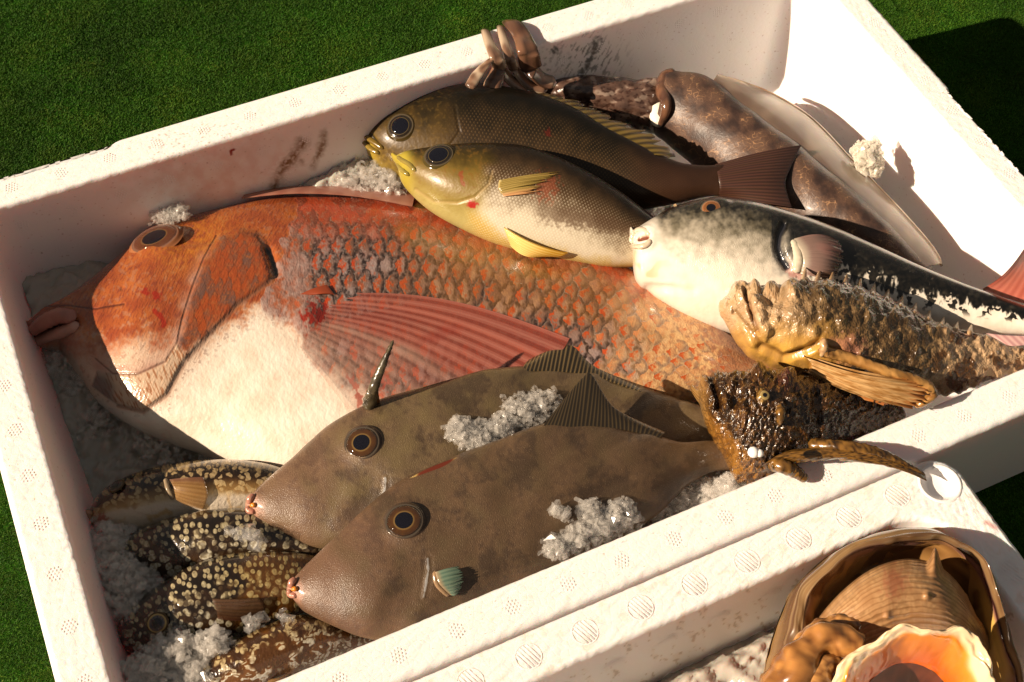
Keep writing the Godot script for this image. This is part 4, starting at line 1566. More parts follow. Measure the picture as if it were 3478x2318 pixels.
func build_filefish() -> void:
	var s1 := [
		[853, 1683, 849, 1742, -0.026, 0.006], [885, 1652, 878, 1772, -0.026, 0.008], [968, 1582, 960, 1808, -0.025, 0.011],
		[1090, 1473, 1080, 1848, -0.024, 0.014], [1244, 1379, 1230, 1862, -0.022, 0.016], [1440, 1318, 1440, 1835, -0.021, 0.017],
		[1642, 1264, 1650, 1765, -0.023, 0.015], [1800, 1249, 1830, 1690, -0.027, 0.013], [1960, 1254, 2000, 1612, -0.030, 0.011],
		[2110, 1294, 2150, 1562, -0.032, 0.009], [2260, 1344, 2280, 1530, -0.033, 0.007], [2400, 1385, 2410, 1520, -0.034, 0.006],
		[2480, 1410, 2490, 1530, -0.034, 0.005]]
	var B := filefish("brown filefish with a raised thorny spine and crushed ice on its side", s1, Vector2(1228, 1505), K33, Vector2(856, 1718), 0.0, 0.6, rgb8(120, 99, 70))
	bodies.upper = B
	var dark := wet(0.3, 0.3)
	tube("dorsal_spine", [on(B, 1252, 1388, -0.001), W(1268, 1320, 0.004), W(1300, 1240, 0.014), W(1336, 1156, 0.022)], [0.0042, 0.0030, 0.0021, 0.0007], 40, 12,
		func(u, a): return lin(86, 76, 56).lerp(lin(40, 34, 24), clampf(0.5 + nB.get_noise_2d(u * 400.0, a * 60.0), 0, 1)), dark, B.node, 0.8, 0.0006, 1500.0)
	fin("spine_web", [on(B, 1264, 1382, 0.0), on(B, 1290, 1368, 0.0)], [W(1274, 1310, 0.004), W(1284, 1330, 0.003)], 10, 8, 2.0, 0.0001, func(_u, v): return lin(150, 96, 36, 0.9).lerp(lin(60, 40, 20, 0.9), v), B.node)
	fin("dorsal_fin", [on(B, 1772, 1262, 0.0), on(B, 1850, 1262, 0.0), on(B, 1950, 1268, 0.0), on(B, 2040, 1285, 0.0), on(B, 2180, 1335, 0.0)],
		[W(1800, 1222, -0.023), W(1900, 1158, -0.024), W(1962, 1148, -0.024), W(2030, 1232, -0.027), W(2200, 1318, -0.031)], 240, 16, 30.0, 0.0004, soft_fin_col(0.6), B.node, 0.001, null, 0.0007)
	var s2 := [
		[996, 1966, 990, 2032, -0.012, 0.006], [1037, 1926, 1030, 2074, -0.012, 0.008], [1106, 1865, 1110, 2110, -0.011, 0.011],
		[1220, 1757, 1230, 2148, -0.010, 0.014], [1351, 1651, 1380, 2152, -0.010, 0.016], [1520, 1572, 1570, 2078, -0.010, 0.017],
		[1718, 1494, 1770, 1990, -0.010, 0.017], [1880, 1447, 1930, 1906, -0.010, 0.015], [2020, 1441, 2080, 1832, -0.011, 0.013],
		[2170, 1462, 2220, 1746, -0.013, 0.011], [2300, 1502, 2330, 1652, -0.015, 0.008], [2400, 1500, 2420, 1602, -0.017, 0.006],
		[2480, 1500, 2500, 1592, -0.018, 0.005]]
	var B2 := filefish("brown filefish pressed along the front rim, small blue green side fin", s2, Vector2(1372, 1770), K34, Vector2(997, 2003), 500.0, 0.25, rgb8(108, 84, 60))
	bodies.lower = B2
	fin("dorsal_fin", [on(B2, 1836, 1462, 0.0), on(B2, 1920, 1455, 0.0), on(B2, 2010, 1452, 0.0), on(B2, 2110, 1460, 0.0), on(B2, 2240, 1490, 0.0)],
		[W(1890, 1390, 0.001), W(1975, 1288, 0.001), W(2012, 1276, 0.001), W(2090, 1388, -0.002), W(2260, 1470, -0.01)], 240, 16, 30.0, 0.0004, soft_fin_col(0.2), B2.node, 0.001, null, 0.0007)
	var teal := func(u: float, v: float) -> Color:
		var ray := 0.5 + 0.5 * cos(u * 8.0 * TAU)
		var c := lin(112, 132, 112).lerp(lin(84, 108, 94), ray)
		c = c.lerp(lin(160, 138, 108), ss(0.25, 0.0, v))
		c.a = 0.8
		return c
	fin("pectoral_fin", [on(B2, 1478, 1945, 0.001), on(B2, 1492, 1985, 0.003), on(B2, 1530, 2022, 0.001)],
		[on(B2, 1568, 1922, 0.002), on(B2, 1578, 1962, 0.003), on(B2, 1560, 2016, 0.002)], 64, 16, 8.0, 0.0003, teal, B2.node, 0.001, null, 0.0007, 0.2)
	lips(B2, [[1476, 1940], [1486, 1985], [1526, 2026]], 0.0014, lin(150, 122, 92), "fin_root")
	# grooved flap of skin along the folded spine
	fin("folded_spine", [on(B2, 1340, 1668, 0.0), on(B2, 1450, 1610, 0.0), on(B2, 1600, 1552, 0.0)], [W(1345, 1655, -0.002), W(1455, 1592, 0.001), W(1610, 1535, 0.001)], 40, 6, 0.0, 0.0, func(u, _v): return lin(96, 40, 24).lerp(lin(176, 150, 90), ss(0.35, 0.6, sin(u * 9.0)) * 0.8), B2.node)

# ---------------------------------------------------------------- small spotted pufferfish
func spotted(label: String, st: Array, sd: int, size: float, style: int, tilt: float) -> Body:
	var mid: Array = st[3]
	var o := thing("spotted_pufferfish", label, "fish", W((mid[0] + mid[2]) * 0.5, (mid[1] + mid[3]) * 0.5, mid[4] - mid[5]), "small spotted pufferfish in the front corner")
	var paint := func(x: float, y: float, t: float, v: float) -> Color:
		var n1 := nB.get_noise_2d(x * 1.6, y * 1.6 + sd * 31.0)
		var n2 := nB.get_noise_2d(x * 7.0, y * 7.0 + sd * 31.0)
		var s := 0.0
		var skin := mixc(rgb8(28, 19, 12), rgb8(58, 38, 20), clampf(ss(0.2, 0.8, v) + n1 * 0.7, 0, 1))
		var pale := mixc(rgb8(186, 172, 134), rgb8(206, 204, 190), ss(0.25, 0.8, v + n2 * 0.2))
		if style == 1:
			# wormy network on the back, clear white belly
			s = spots(x, y * 1.25, size * 0.95, 0.4, sd)
			s = maxf(s, spots(x + 9.0, y * 1.1, size * 0.5, 0.5, sd + 7) * ss(0.3, 0.1, v))
			skin = mixc(skin, rgb8(104, 66, 28), ss(0.2, 0.5, v))
			pale = mixc(rgb8(176, 150, 104), rgb8(214, 198, 166), ss(0.15, 0.6, v))
		elif style == 3:
			# large joined white blotches on orange brown
			var big := spots(x * 0.8 + y * 0.3, y, size * 1.5, 1.3, sd)
			var little := spots(x, y, size * 0.8, 0.5, sd + 9)
			s = lerpf(little, big, ss(-0.2, 0.25, n1 + (v - 0.35) * 0.8))
			skin = mixc(rgb8(58, 34, 14), rgb8(112, 68, 24), clampf(ss(0.2, 0.6, v) + n1, 0, 1))
			pale = mixc(rgb8(188, 168, 122), rgb8(216, 212, 200), ss(0.2, 0.6, v))
		else:
			# close round dots, finer on the back
			var f := ss(0.25, 0.6, v + n1 * 0.25)
			s = lerpf(spots(x, y, size * 0.66, 0.10, sd), spots(x, y, size, 0.16, sd + 40), f)
			if style == 2:
				skin = mixc(skin, rgb8(110, 68, 24), ss(760, 900, x + n1 * 60.0) * 0.75)
				pale = mixc(pale, rgb8(176, 152, 92), ss(700, 850, x) * 0.7)
		var c := mixc(skin, pale, s * clampf(0.9 + n2 * 0.4, 0.5, 1.0))
		var belly := ss(0.40, 0.50, v + n1 * 0.06) if style == 1 else ss(0.88, 0.98, v + n1 * 0.06)
		c = mixc(c, mixc(rgb8(214, 200, 180), rgb8(196, 164, 120), ss(0.2, 0.8, n1)), belly)
		if style == 1:
			c = mixc(c, rgb8(186, 152, 92), ss(0.30, 0.42, v) * ss(0.52, 0.44, v) * 0.55)
			c = mixc(c, rgb8(160, 70, 50), ss(30, 8, Vector2(x, y).distance_to(Vector2(345, 1760)) + n2 * 14.0) * 0.7)
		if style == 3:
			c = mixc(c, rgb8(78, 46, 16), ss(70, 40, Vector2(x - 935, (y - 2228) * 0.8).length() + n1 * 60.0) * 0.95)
		c.a = 0.02 * n2 + 0.02 * s
		return c
	return body("body", st, tilt, 110, 36, Vector2i(640, 320), paint, null, wet(0.22, 0.6), o, 0.5, 0.3)

func build_spotted() -> void:
	var B := spotted("small wormy spotted pufferfish with white belly, its snout on the ice", [
		[300, 1738, 301, 1776, -0.058, 0.007], [330, 1683, 345, 1802, -0.056, 0.013], [398, 1633, 420, 1818, -0.054, 0.018],
		[500, 1593, 520, 1818, -0.052, 0.021], [644, 1567, 650, 1802, -0.050, 0.022], [780, 1561, 780, 1782, -0.049, 0.021],
		[900, 1574, 900, 1762, -0.049, 0.018], [1000, 1604, 990, 1742, -0.050, 0.013], [1080, 1640, 1070, 1740, -0.051, 0.009]], 3, 30.0, 1, deg_to_rad(26))
	fish_eye(B, 396, 1653, 0.0036, 1.15, 0.2, Color(0.02, 0.02, 0.02), Color(0.08, 0.06, 0.03), Color(0.08, 0.05, 0.02), 0.6, Vector3(0, 0.1, 0.0), -0.2)
	var yc := func(u: float, v: float) -> Color:
		var c := lin(160, 122, 74).lerp(lin(140, 102, 56), 0.5 + 0.5 * cos(u * 8.0 * TAU))
		c = c.lerp(lin(120, 80, 60), ss(0.3, 0.0, u))
		c.a = 0.55
		return c
	fin("pectoral_fin", [on(B, 575, 1630, 0.001), on(B, 590, 1660, 0.002), on(B, 598, 1700, 0.001)], [on(B, 690, 1622, 0.002), on(B, 704, 1680, 0.003), on(B, 690, 1732, 0.002)], 60, 16, 8.0, 0.0003, yc, B.node, 0.001, null, 0.0006)
	lips(B, [[560, 1626], [570, 1660], [588, 1698]], 0.0013, lin(150, 132, 106), "fin_root")
	lips(B, [[306, 1735], [300, 1758], [310, 1778]], 0.0028, lin(196, 140, 110), "lip")
	spotted("dark spotted pufferfish with round grey dots, squeezed second in the row", [
		[400, 1868, 405, 1922, -0.052, 0.008], [456, 1812, 470, 1962, -0.049, 0.014], [560, 1764, 580, 1985, -0.046, 0.019],
		[696, 1734, 710, 1970, -0.043, 0.021], [826, 1727, 840, 1950, -0.042, 0.020], [950, 1754, 960, 1940, -0.042, 0.017],
		[1060, 1819, 1060, 1930, -0.042, 0.012], [1140, 1860, 1130, 1922, -0.043, 0.008]], 11, 35.0, 0, deg_to_rad(28))
	var B3 := spotted("golden brown spotted pufferfish with a blue eye, head under the ice", [
		[388, 2140, 396, 2192, -0.050, 0.009], [430, 2070, 450, 2232, -0.047, 0.016], [520, 2000, 540, 2252, -0.043, 0.021],
		[617, 1937, 660, 2212, -0.040, 0.023], [748, 1890, 780, 2172, -0.038, 0.022], [878, 1875, 890, 2122, -0.036, 0.020],
		[990, 1877, 1000, 2092, -0.036, 0.017], [1090, 1895, 1090, 2062, -0.038, 0.013], [1160, 1920, 1160, 2050, -0.039, 0.010]], 23, 33.0, 2, deg_to_rad(30))
	fish_eye(B3, 536, 2116, 0.0042, 1.15, 0.6, Color(0.01, 0.02, 0.06), Color(0.45, 0.30, 0.10), Color(0.08, 0.05, 0.02), 0.62, Vector3(0, 0.1, 0.1), -0.25)
	var brown := func(u: float, v: float) -> Color:
		var c := lin(92, 66, 46).lerp(lin(72, 50, 34), 0.5 + 0.5 * cos(u * 9.0 * TAU))
		c = c.lerp(lin(104, 52, 42), ss(0.5, 0.8, u) * 0.4)
		c.a = 0.72
		return c
	fin("pectoral_fin", [on(B3, 720, 2035, 0.001), on(B3, 735, 2075, 0.002), on(B3, 740, 2120, 0.001)], [on(B3, 880, 2030, 0.004), on(B3, 900, 2075, 0.004), on(B3, 850, 2128, 0.003)], 60, 16, 9.0, 0.0003, brown, B3.node, 0.001, null, 0.0006)
	var B4 := spotted("spotted pufferfish with large white blotches tucked under the front rim", [
		[560, 2330, 572, 2400, -0.040, 0.010], [640, 2274, 684, 2400, -0.037, 0.016], [774, 2188, 850, 2362, -0.034, 0.020],
		[900, 2127, 990, 2304, -0.031, 0.021], [1010, 2089, 1110, 2252, -0.030, 0.019], [1130, 2104, 1200, 2212, -0.031, 0.014],
		[1250, 2144, 1272, 2184, -0.033, 0.008]], 37, 36.0, 3, deg_to_rad(30))
	fin("pectoral_fin", [on(B4, 880, 2330, 0.001), on(B4, 900, 2310, 0.001)], [on(B4, 985, 2290, 0.004), on(B4, 1000, 2268, 0.004)], 30, 10, 5.0, 0.0003, yc, B4.node, 0.002)

# ---------------------------------------------------------------- stonefish
func warty(x: float, y: float, f: float) -> float:
	var r := 1.0 - absf(nB.get_noise_2d(x * f, y * f)) * 2.2
	return 0.5 * maxf(r, 0.0) + 0.5 * nB.get_noise_2d(x * f * 2.1 + 31.0, y * f * 2.1)

func build_stonefish() -> void:
	var o := thing("stonefish", "tan warty stonefish with yellow jaw and jagged back fin", "fish", W(2900, 1150, -0.04))
	var st := [
		[2452, 1020, 2456, 1084, 0.004, 0.010], [2475, 1000, 2478, 1120, 0.005, 0.016], [2515, 986, 2502, 1168, 0.006, 0.021], [2590, 984, 2570, 1232, 0.008, 0.026],
		[2694, 968, 2680, 1270, 0.010, 0.030], [2800, 958, 2800, 1300, 0.010, 0.030], [2920, 985, 2930, 1330, 0.007, 0.027],
		[3050, 1035, 3060, 1345, 0.002, 0.022], [3180, 1098, 3190, 1345, -0.004, 0.018], [3300, 1128, 3310, 1312, -0.008, 0.014],
		[3420, 1164, 3430, 1272, -0.010, 0.010], [3540, 1200, 3545, 1252, -0.012, 0.008]]
	# knobs: x, y, radius, height in mm
	var knobs := [[2510, 1000, 44, 3.2], [2565, 990, 30, 3.6], [2620, 985, 36, 4.2], [2470, 1050, 34, 2.6], [2555, 1040, 26, 2.4], [2580, 1085, 30, 2.6], [2610, 1125, 26, 2.0],
		[2690, 992, 44, 4.0], [2735, 950, 24, 4.5], [2790, 1020, 34, 2.4], [2800, 1075, 28, 2.2], [2770, 1130, 26, 2.0], [2700, 1060, 50, 1.6], [2860, 1090, 24, 1.8],
		[2900, 1150, 22, 1.6], [2960, 1080, 20, 1.4], [3040, 1140, 22, 1.5], [3120, 1190, 18, 1.4], [3235, 1205, 16, 1.3], [3220, 1130, 16, 1.3], [3310, 1220, 14, 1.2], [3380, 1200, 14, 1.0]]
	var jaw := K35
	var mouth := K36
	var paint := func(x: float, y: float, t: float, v: float) -> Color:
		var q := Vector2(x, y)
		var n1 := nB.get_noise_2d(x * 1.1, y * 1.1 + 900.0)
		var n2 := nB.get_noise_2d(x * 4.0, y * 4.0 + 900.0)
		var n3 := nB.get_noise_2d(x * 12.0, y * 12.0)
		var c := mixc(rgb8(126, 100, 66), rgb8(82, 62, 38), clampf(0.5 + n1 + n2 * 0.6, 0, 1))
		c = mixc(c, rgb8(186, 152, 108), ss(0.15, 0.6, n2 - n1 * 0.3) * 0.6)
		c = mixc(c, rgb8(62, 44, 24), ss(0.05, 0.4, nB.get_noise_2d(x * 2.0 + 60.0, y * 2.0) + n3 * 0.25) * 0.75 * ss(2680, 2850, x))
		var face := ss(2820, 2640, x + (1100.0 - y) * 0.3 + n1 * 50.0)
		c = mixc(c, mixc(rgb8(206, 166, 122), rgb8(230, 198, 160), 0.5 + n2), face * 0.85)
		var yel := ss(1085, 1175, y + n1 * 36.0 + n2 * 18.0) * ss(2960, 2780, x)
		yel = maxf(yel, ss(60, 20, q.distance_to(Vector2(2800, 1120))) * 0.5)
		c = mixc(c, mixc(rgb8(214, 162, 66), rgb8(186, 138, 66), 0.5 + n1 + n2 * 0.5), yel * 0.9)
		c = mixc(c, rgb8(100, 72, 36), ss(0.12, 0.45, n2 + n3 * 0.4) * 0.5 * face * ss(1100, 1020, y))
		# pale tail with brown blots
		var tl := ss(3130, 3260, x + n1 * 50.0)
		c = mixc(c, mixc(rgb8(214, 178, 138), rgb8(92, 60, 32), ss(-0.05, 0.3, n1 * 1.2 + n2 * 0.5)), tl * 0.85)
		c = mixc(c, rgb8(190, 120, 110), ss(70, 25, Vector2((x - 2880) * 0.8, y - 1185).length() + n2 * 24.0) * 0.5)
		c = mixc(c, rgb8(90, 58, 22), ss(10, 2, line_d(q, jaw)) * 0.5)
		c = mixc(c, rgb8(120, 80, 50), ss(8, 2, line_d(q, mouth)) * 0.6)
		c.a = (0.06 * warty(x, y, 3.2) + 0.05 * n3) * (1.0 - 0.8 * yel)
		return c
	var disp := func(x: float, y: float, t: float, psi: float) -> float:
		var q := Vector2(x, y)
		var soft := ss(2960, 2760, x) * ss(1080, 1170, y)
		var d := (0.0018 * warty(x, y, 1.3) + 0.0006 * warty(x, y, 3.4)) * (1.0 - 0.85 * soft) + 0.0016 * nB.get_noise_2d(x * 0.9, y * 0.9)
		for k in knobs:
			var dd := q.distance_to(Vector2(k[0], k[1]))
			if dd < k[2]:
				d += 0.001 * k[3] * ss(k[2], k[2] * 0.25, dd)
		d -= 0.0034 * ss(22, 3, line_d(q, jaw)) + 0.0036 * ss(14, 3, line_d(q, mouth))
		d += 0.0022 * ss(34, 10, absf(line_d(q, mouth) - 22.0)) * ss(2640, 2600, x)
		d -= 0.0040 * ss(46, 10, Vector2((x - 2635) * 1.2, y - 1010).length())
		return d * ss(3.9, 2.8, psi) * ss(0.0, 0.02, t)
	var B := body("body", st, deg_to_rad(24), 240, 70, Vector2i(900, 448), paint, disp, wet(0.30, 0.35), o, 0.12, 0.2)
	fish_eye(B, 2696, 985, 0.0030, 1.0, 0.0, Color(0.20, 0.16, 0.08), Color(0.42, 0.36, 0.2), Color(0.40, 0.33, 0.2), 0.5, Vector3(0, 0.1, 0.2), -0.5)
	var skin := wet(0.3, 0.35)
	var tan := func(u: float, a: float) -> Color:
		return lin(206, 172, 130).lerp(lin(150, 110, 72), clampf(0.5 + nB.get_noise_2d(u * 300.0, a * 60.0), 0, 1))
	# jagged spines along the back, joined by a scalloped membrane
	var sb := []
	var stp := []
	for k in 13:
		var x := 2726.0 + k * 47.0
		var i := clampi(int((x - 2452.0) / (3540.0 - 2452.0) * B.nt), 0, B.nt)
		var d := B.D[i]
		var hgt := lerpf(44.0, 20.0, k / 12.0) * (1.3 if k == 0 else 1.0)
		var root := on(B, x, d.y + 18, -0.001)
		var top := W(x + 12, d.y - hgt, 0.016 - k * 0.0019)
		tube("back_spine", [root, root.lerp(top, 0.5), top], [0.0034 if k == 0 else 0.0024, 0.0015, 0.0004], 10, 8, tan, skin, o)
		sb.append(root)
		stp.append(root.lerp(top, 0.5))
		sb.append(root.lerp(on(B, x + 24, d.y + 22, -0.001), 0.9))
		stp.append(root.lerp(top, 0.12) + (on(B, x + 24, d.y + 22, -0.001) - root) * 0.9)
	fin("back_fin", sb, stp, 130, 6, 0.0, 0.0, func(u, _v): return lin(216, 176, 150, 0.92).lerp(lin(190, 140, 110, 0.92), 0.5 + nB.get_noise_2d(u * 900.0, 0)), o, 0.0, null, 0.0008)
	# broad fleshy side fin folded down towards the rim
	var pc := func(u: float, v: float) -> Color:
		var n := 0.6 * nB.get_noise_2d(u * 500.0, v * 380.0) + 0.6 * nB.get_noise_2d(u * 1500.0, v * 1100.0) + 0.12 * cos(u * 8.0 * TAU)
		var c := lin(190, 154, 104).lerp(lin(150, 106, 54), clampf(0.4 + n * 1.3, 0, 1))
		c = c.lerp(lin(72, 52, 26), ss(0.0, 0.35, n + 0.8 * (u - 0.5)) * ss(0.4, 0.75, u) * 0.9)
		c = c.lerp(lin(168, 96, 36), ss(0.88, 1.0, v) * 0.7)
		c.a = 1.0
		return c
	fin("pectoral_fin", [on(B, 2730, 1205, 0.0), on(B, 2755, 1232, 0.001), on(B, 2740, 1262, 0.0), on(B, 2690, 1262, 0.0)],
		[W(3110, 1290, 0.020), W(3166, 1340, 0.014), W(3100, 1386, 0.008), W(2960, 1352, 0.012)], 120, 40, 8.0, 0.006, pc, o, 0.006, wet(0.4, 0.15), 0.004, 0.16)
	tube("fin_rim", [on(B, 2780, 1190, 0.004), W(2880, 1215, 0.024), W(3000, 1258, 0.023), W(3110, 1292, 0.018), W(3168, 1338, 0.012), W(3110, 1384, 0.007)], [0.003, 0.0032, 0.003, 0.0026, 0.0032, 0.002], 50, 10, func(u, a): return lin(184, 138, 78).lerp(lin(124, 84, 40), clampf(0.5 + nB.get_noise_2d(u * 500.0, a * 60.0), 0, 1)), skin, o, 1.0, 0.0008, 700.0)
	tube("cheek_tassel", [on(B, 2795, 1155, 0.0), on(B, 2800, 1180, 0.005), on(B, 2790, 1215, 0.004)], [0.0026, 0.0022, 0.0012], 14, 8, tan, skin, o, 1.0, 0.0008)

	# the dark one, hanging over the front rim
	var o2 := thing("stonefish", "dark brown slimy stonefish hanging over the front rim", "fish", W(2650, 1450, -0.03))
	var s2 := [
		[2368, 1322, 2376, 1372, -0.006, 0.010], [2386, 1290, 2400, 1450, -0.005, 0.017], [2440, 1272, 2450, 1535, -0.003, 0.023],
		[2540, 1262, 2512, 1632, 0.000, 0.027], [2640, 1260, 2625, 1618, 0.001, 0.027], [2740, 1282, 2735, 1572, -0.001, 0.024],
		[2850, 1308, 2850, 1522, -0.006, 0.019], [2960, 1345, 2970, 1466, -0.012, 0.013], [3060, 1386, 3070, 1420, -0.016, 0.006]]
	var knobs2 := [[2575, 1262, 34, 4.2], [2680, 1290, 40, 4.5], [2592, 1346, 30, 2.6], [2540, 1330, 26, 2.6], [2480, 1300, 30, 2.2], [2650, 1370, 22, 2.8], [2650, 1420, 18, 3.0], [2690, 1350, 24, 2.6],
		[2520, 1390, 34, 1.6], [2470, 1370, 24, 2.2], [2700, 1400, 24, 2.4], [2885, 1376, 10, 1.2], [2918, 1442, 11, 1.2], [2840, 1400, 8, 1.0], [2800, 1420, 8, 1.0], [2870, 1430, 8, 1.0], [2960, 1395, 8, 0.9], [2820, 1360, 8, 0.9]]
	var mouth2 := K37
	var crease := K38
	var paint2 := func(x: float, y: float, t: float, v: float) -> Color:
		var q := Vector2(x, y)
		var n1 := nB.get_noise_2d(x * 1.3, y * 1.3 + 1300.0)
		var n2 := nB.get_noise_2d(x * 4.5, y * 4.5 + 1300.0)
		var n3 := nB.get_noise_2d(x * 13.0, y * 13.0)
		var c := mixc(rgb8(46, 28, 14), rgb8(84, 52, 22), clampf(0.45 + n1 + n2 * 0.6, 0, 1))
		c = mixc(c, rgb8(146, 108, 50), ss(0.2, 0.5, n2 + n3 * 0.4) * 0.5)
		c = mixc(c, rgb8(80, 34, 30), ss(46, 16, q.distance_to(Vector2(2680, 1290)) + n2 * 14.0) * 0.7)
		var jaw2 := ss(36, 90, (y - 1320.0) - (x - 2368.0) * 0.95 + 30.0 + n2 * 26.0 + n1 * 20.0)
		c = mixc(c, mixc(rgb8(170, 118, 50), rgb8(120, 78, 28), clampf(0.5 + n2 + n1, 0, 1)), jaw2 * 0.9)
		c = mixc(c, rgb8(196, 150, 86), ss(2420, 2380, x + n2 * 14.0) * 0.7)
		c = mixc(c, rgb8(172, 128, 58), ss(0.42, 0.65, n3) * 0.5)
		c = mixc(c, rgb8(60, 30, 16), ss(8, 2, line_d(q, mouth2)) * 0.7)
		c = mixc(c, rgb8(196, 156, 76), ss(26, 12, q.distance_to(Vector2(2590, 1345)) + n2 * 12.0) * 0.7)
		c.a = 0.12 * warty(x, y, 3.6) + 0.07 * n3
		return c
	var disp2 := func(x: float, y: float, t: float, psi: float) -> float:
		var q := Vector2(x, y)
		var d := 0.0022 * warty(x + 500.0, y, 1.8) + 0.0011 * warty(x, y, 4.2)
		for k in knobs2:
			var dd := q.distance_to(Vector2(k[0], k[1]))
			if dd < k[2]:
				d += 0.001 * k[3] * ss(k[2], k[2] * 0.2, dd)
		d -= 0.0034 * ss(14, 3, line_d(q, mouth2)) + 0.0018 * ss(24, 3, line_d(q, crease))
		d += 0.0020 * ss(26, 8, absf(line_d(q, mouth2) - 20.0)) * ss(2500, 2470, x)
		d -= 0.0028 * ss(40, 8, Vector2((x - 2505) * 1.3, y - 1345).length())
		d -= 0.0030 * ss(26, 6, line_d(q, K39))
		return d * ss(3.9, 2.8, psi) * ss(0.0, 0.02, t)
	var B2 := body("body", s2, deg_to_rad(26), 220, 70, Vector2i(800, 448), paint2, disp2, wet(0.20, 0.6), o2, 0.4, 0.2)
	fish_eye(B2, 2596, 1345, 0.0022, 1.0, 0.0, Color(0.30, 0.22, 0.08), Color(0.45, 0.33, 0.12), Color(0.16, 0.10, 0.04), 0.52, Vector3(0, 0.1, 0.2), -0.4)
	var skin2 := wet(0.22, 0.6)
	var bc := func(u: float, a: float) -> Color:
		var n := 0.6 * nB.get_noise_2d(u * 900.0, a * 120.0) + 0.7 * nB.get_noise_2d(u * 2400.0, a * 300.0)
		return lin(132, 94, 42).lerp(lin(46, 31, 15), clampf(0.55 + n * 1.2, 0, 1))
	# long side fin trailing over both rims, and the free ray below it
	fin("pectoral_fin", [on(B2, 2700, 1530, 0.002), W(2850, 1520, 0.015), W(2960, 1534, 0.016), W(3060, 1570, 0.010), W(3144, 1616, 0.004)],
		[on(B2, 2590, 1585, 0.002), W(2740, 1572, 0.009), W(2880, 1562, 0.010), W(3010, 1578, 0.008), W(3140, 1622, 0.003)], 90, 20, 0.0, 0.0,
		func(u, v): return bc.call(u * 1.2, v * 9.0), o2, 0.003, skin2, 0.003, 0.12)
	tube("fin_ray", [on(B2, 2745, 1508, 0.002), W(2850, 1515, 0.016), W(2960, 1530, 0.017), W(3060, 1568, 0.011), W(3144, 1616, 0.004)], [0.0034, 0.0032, 0.0027, 0.0020, 0.0010], 50, 10, bc, skin2, o2, 0.8, 0.0007, 600.0)
	tube("fin_ray", [on(B2, 2620, 1575, 0.0), W(2660, 1585, 0.010), W(2700, 1602, 0.007), W(2742, 1634, 0.0035)], [0.0040, 0.0040, 0.0036, 0.0022], 30, 12, bc, skin2, o2, 0.9, 0.0007, 700.0)
	tube("head_tassel", [on(B2, 2648, 1375, 0.0), on(B2, 2652, 1410, 0.004), on(B2, 2645, 1445, 0.002)], [0.0020, 0.0024, 0.0012], 14, 8, bc, skin2, o2, 1.0, 0.001)

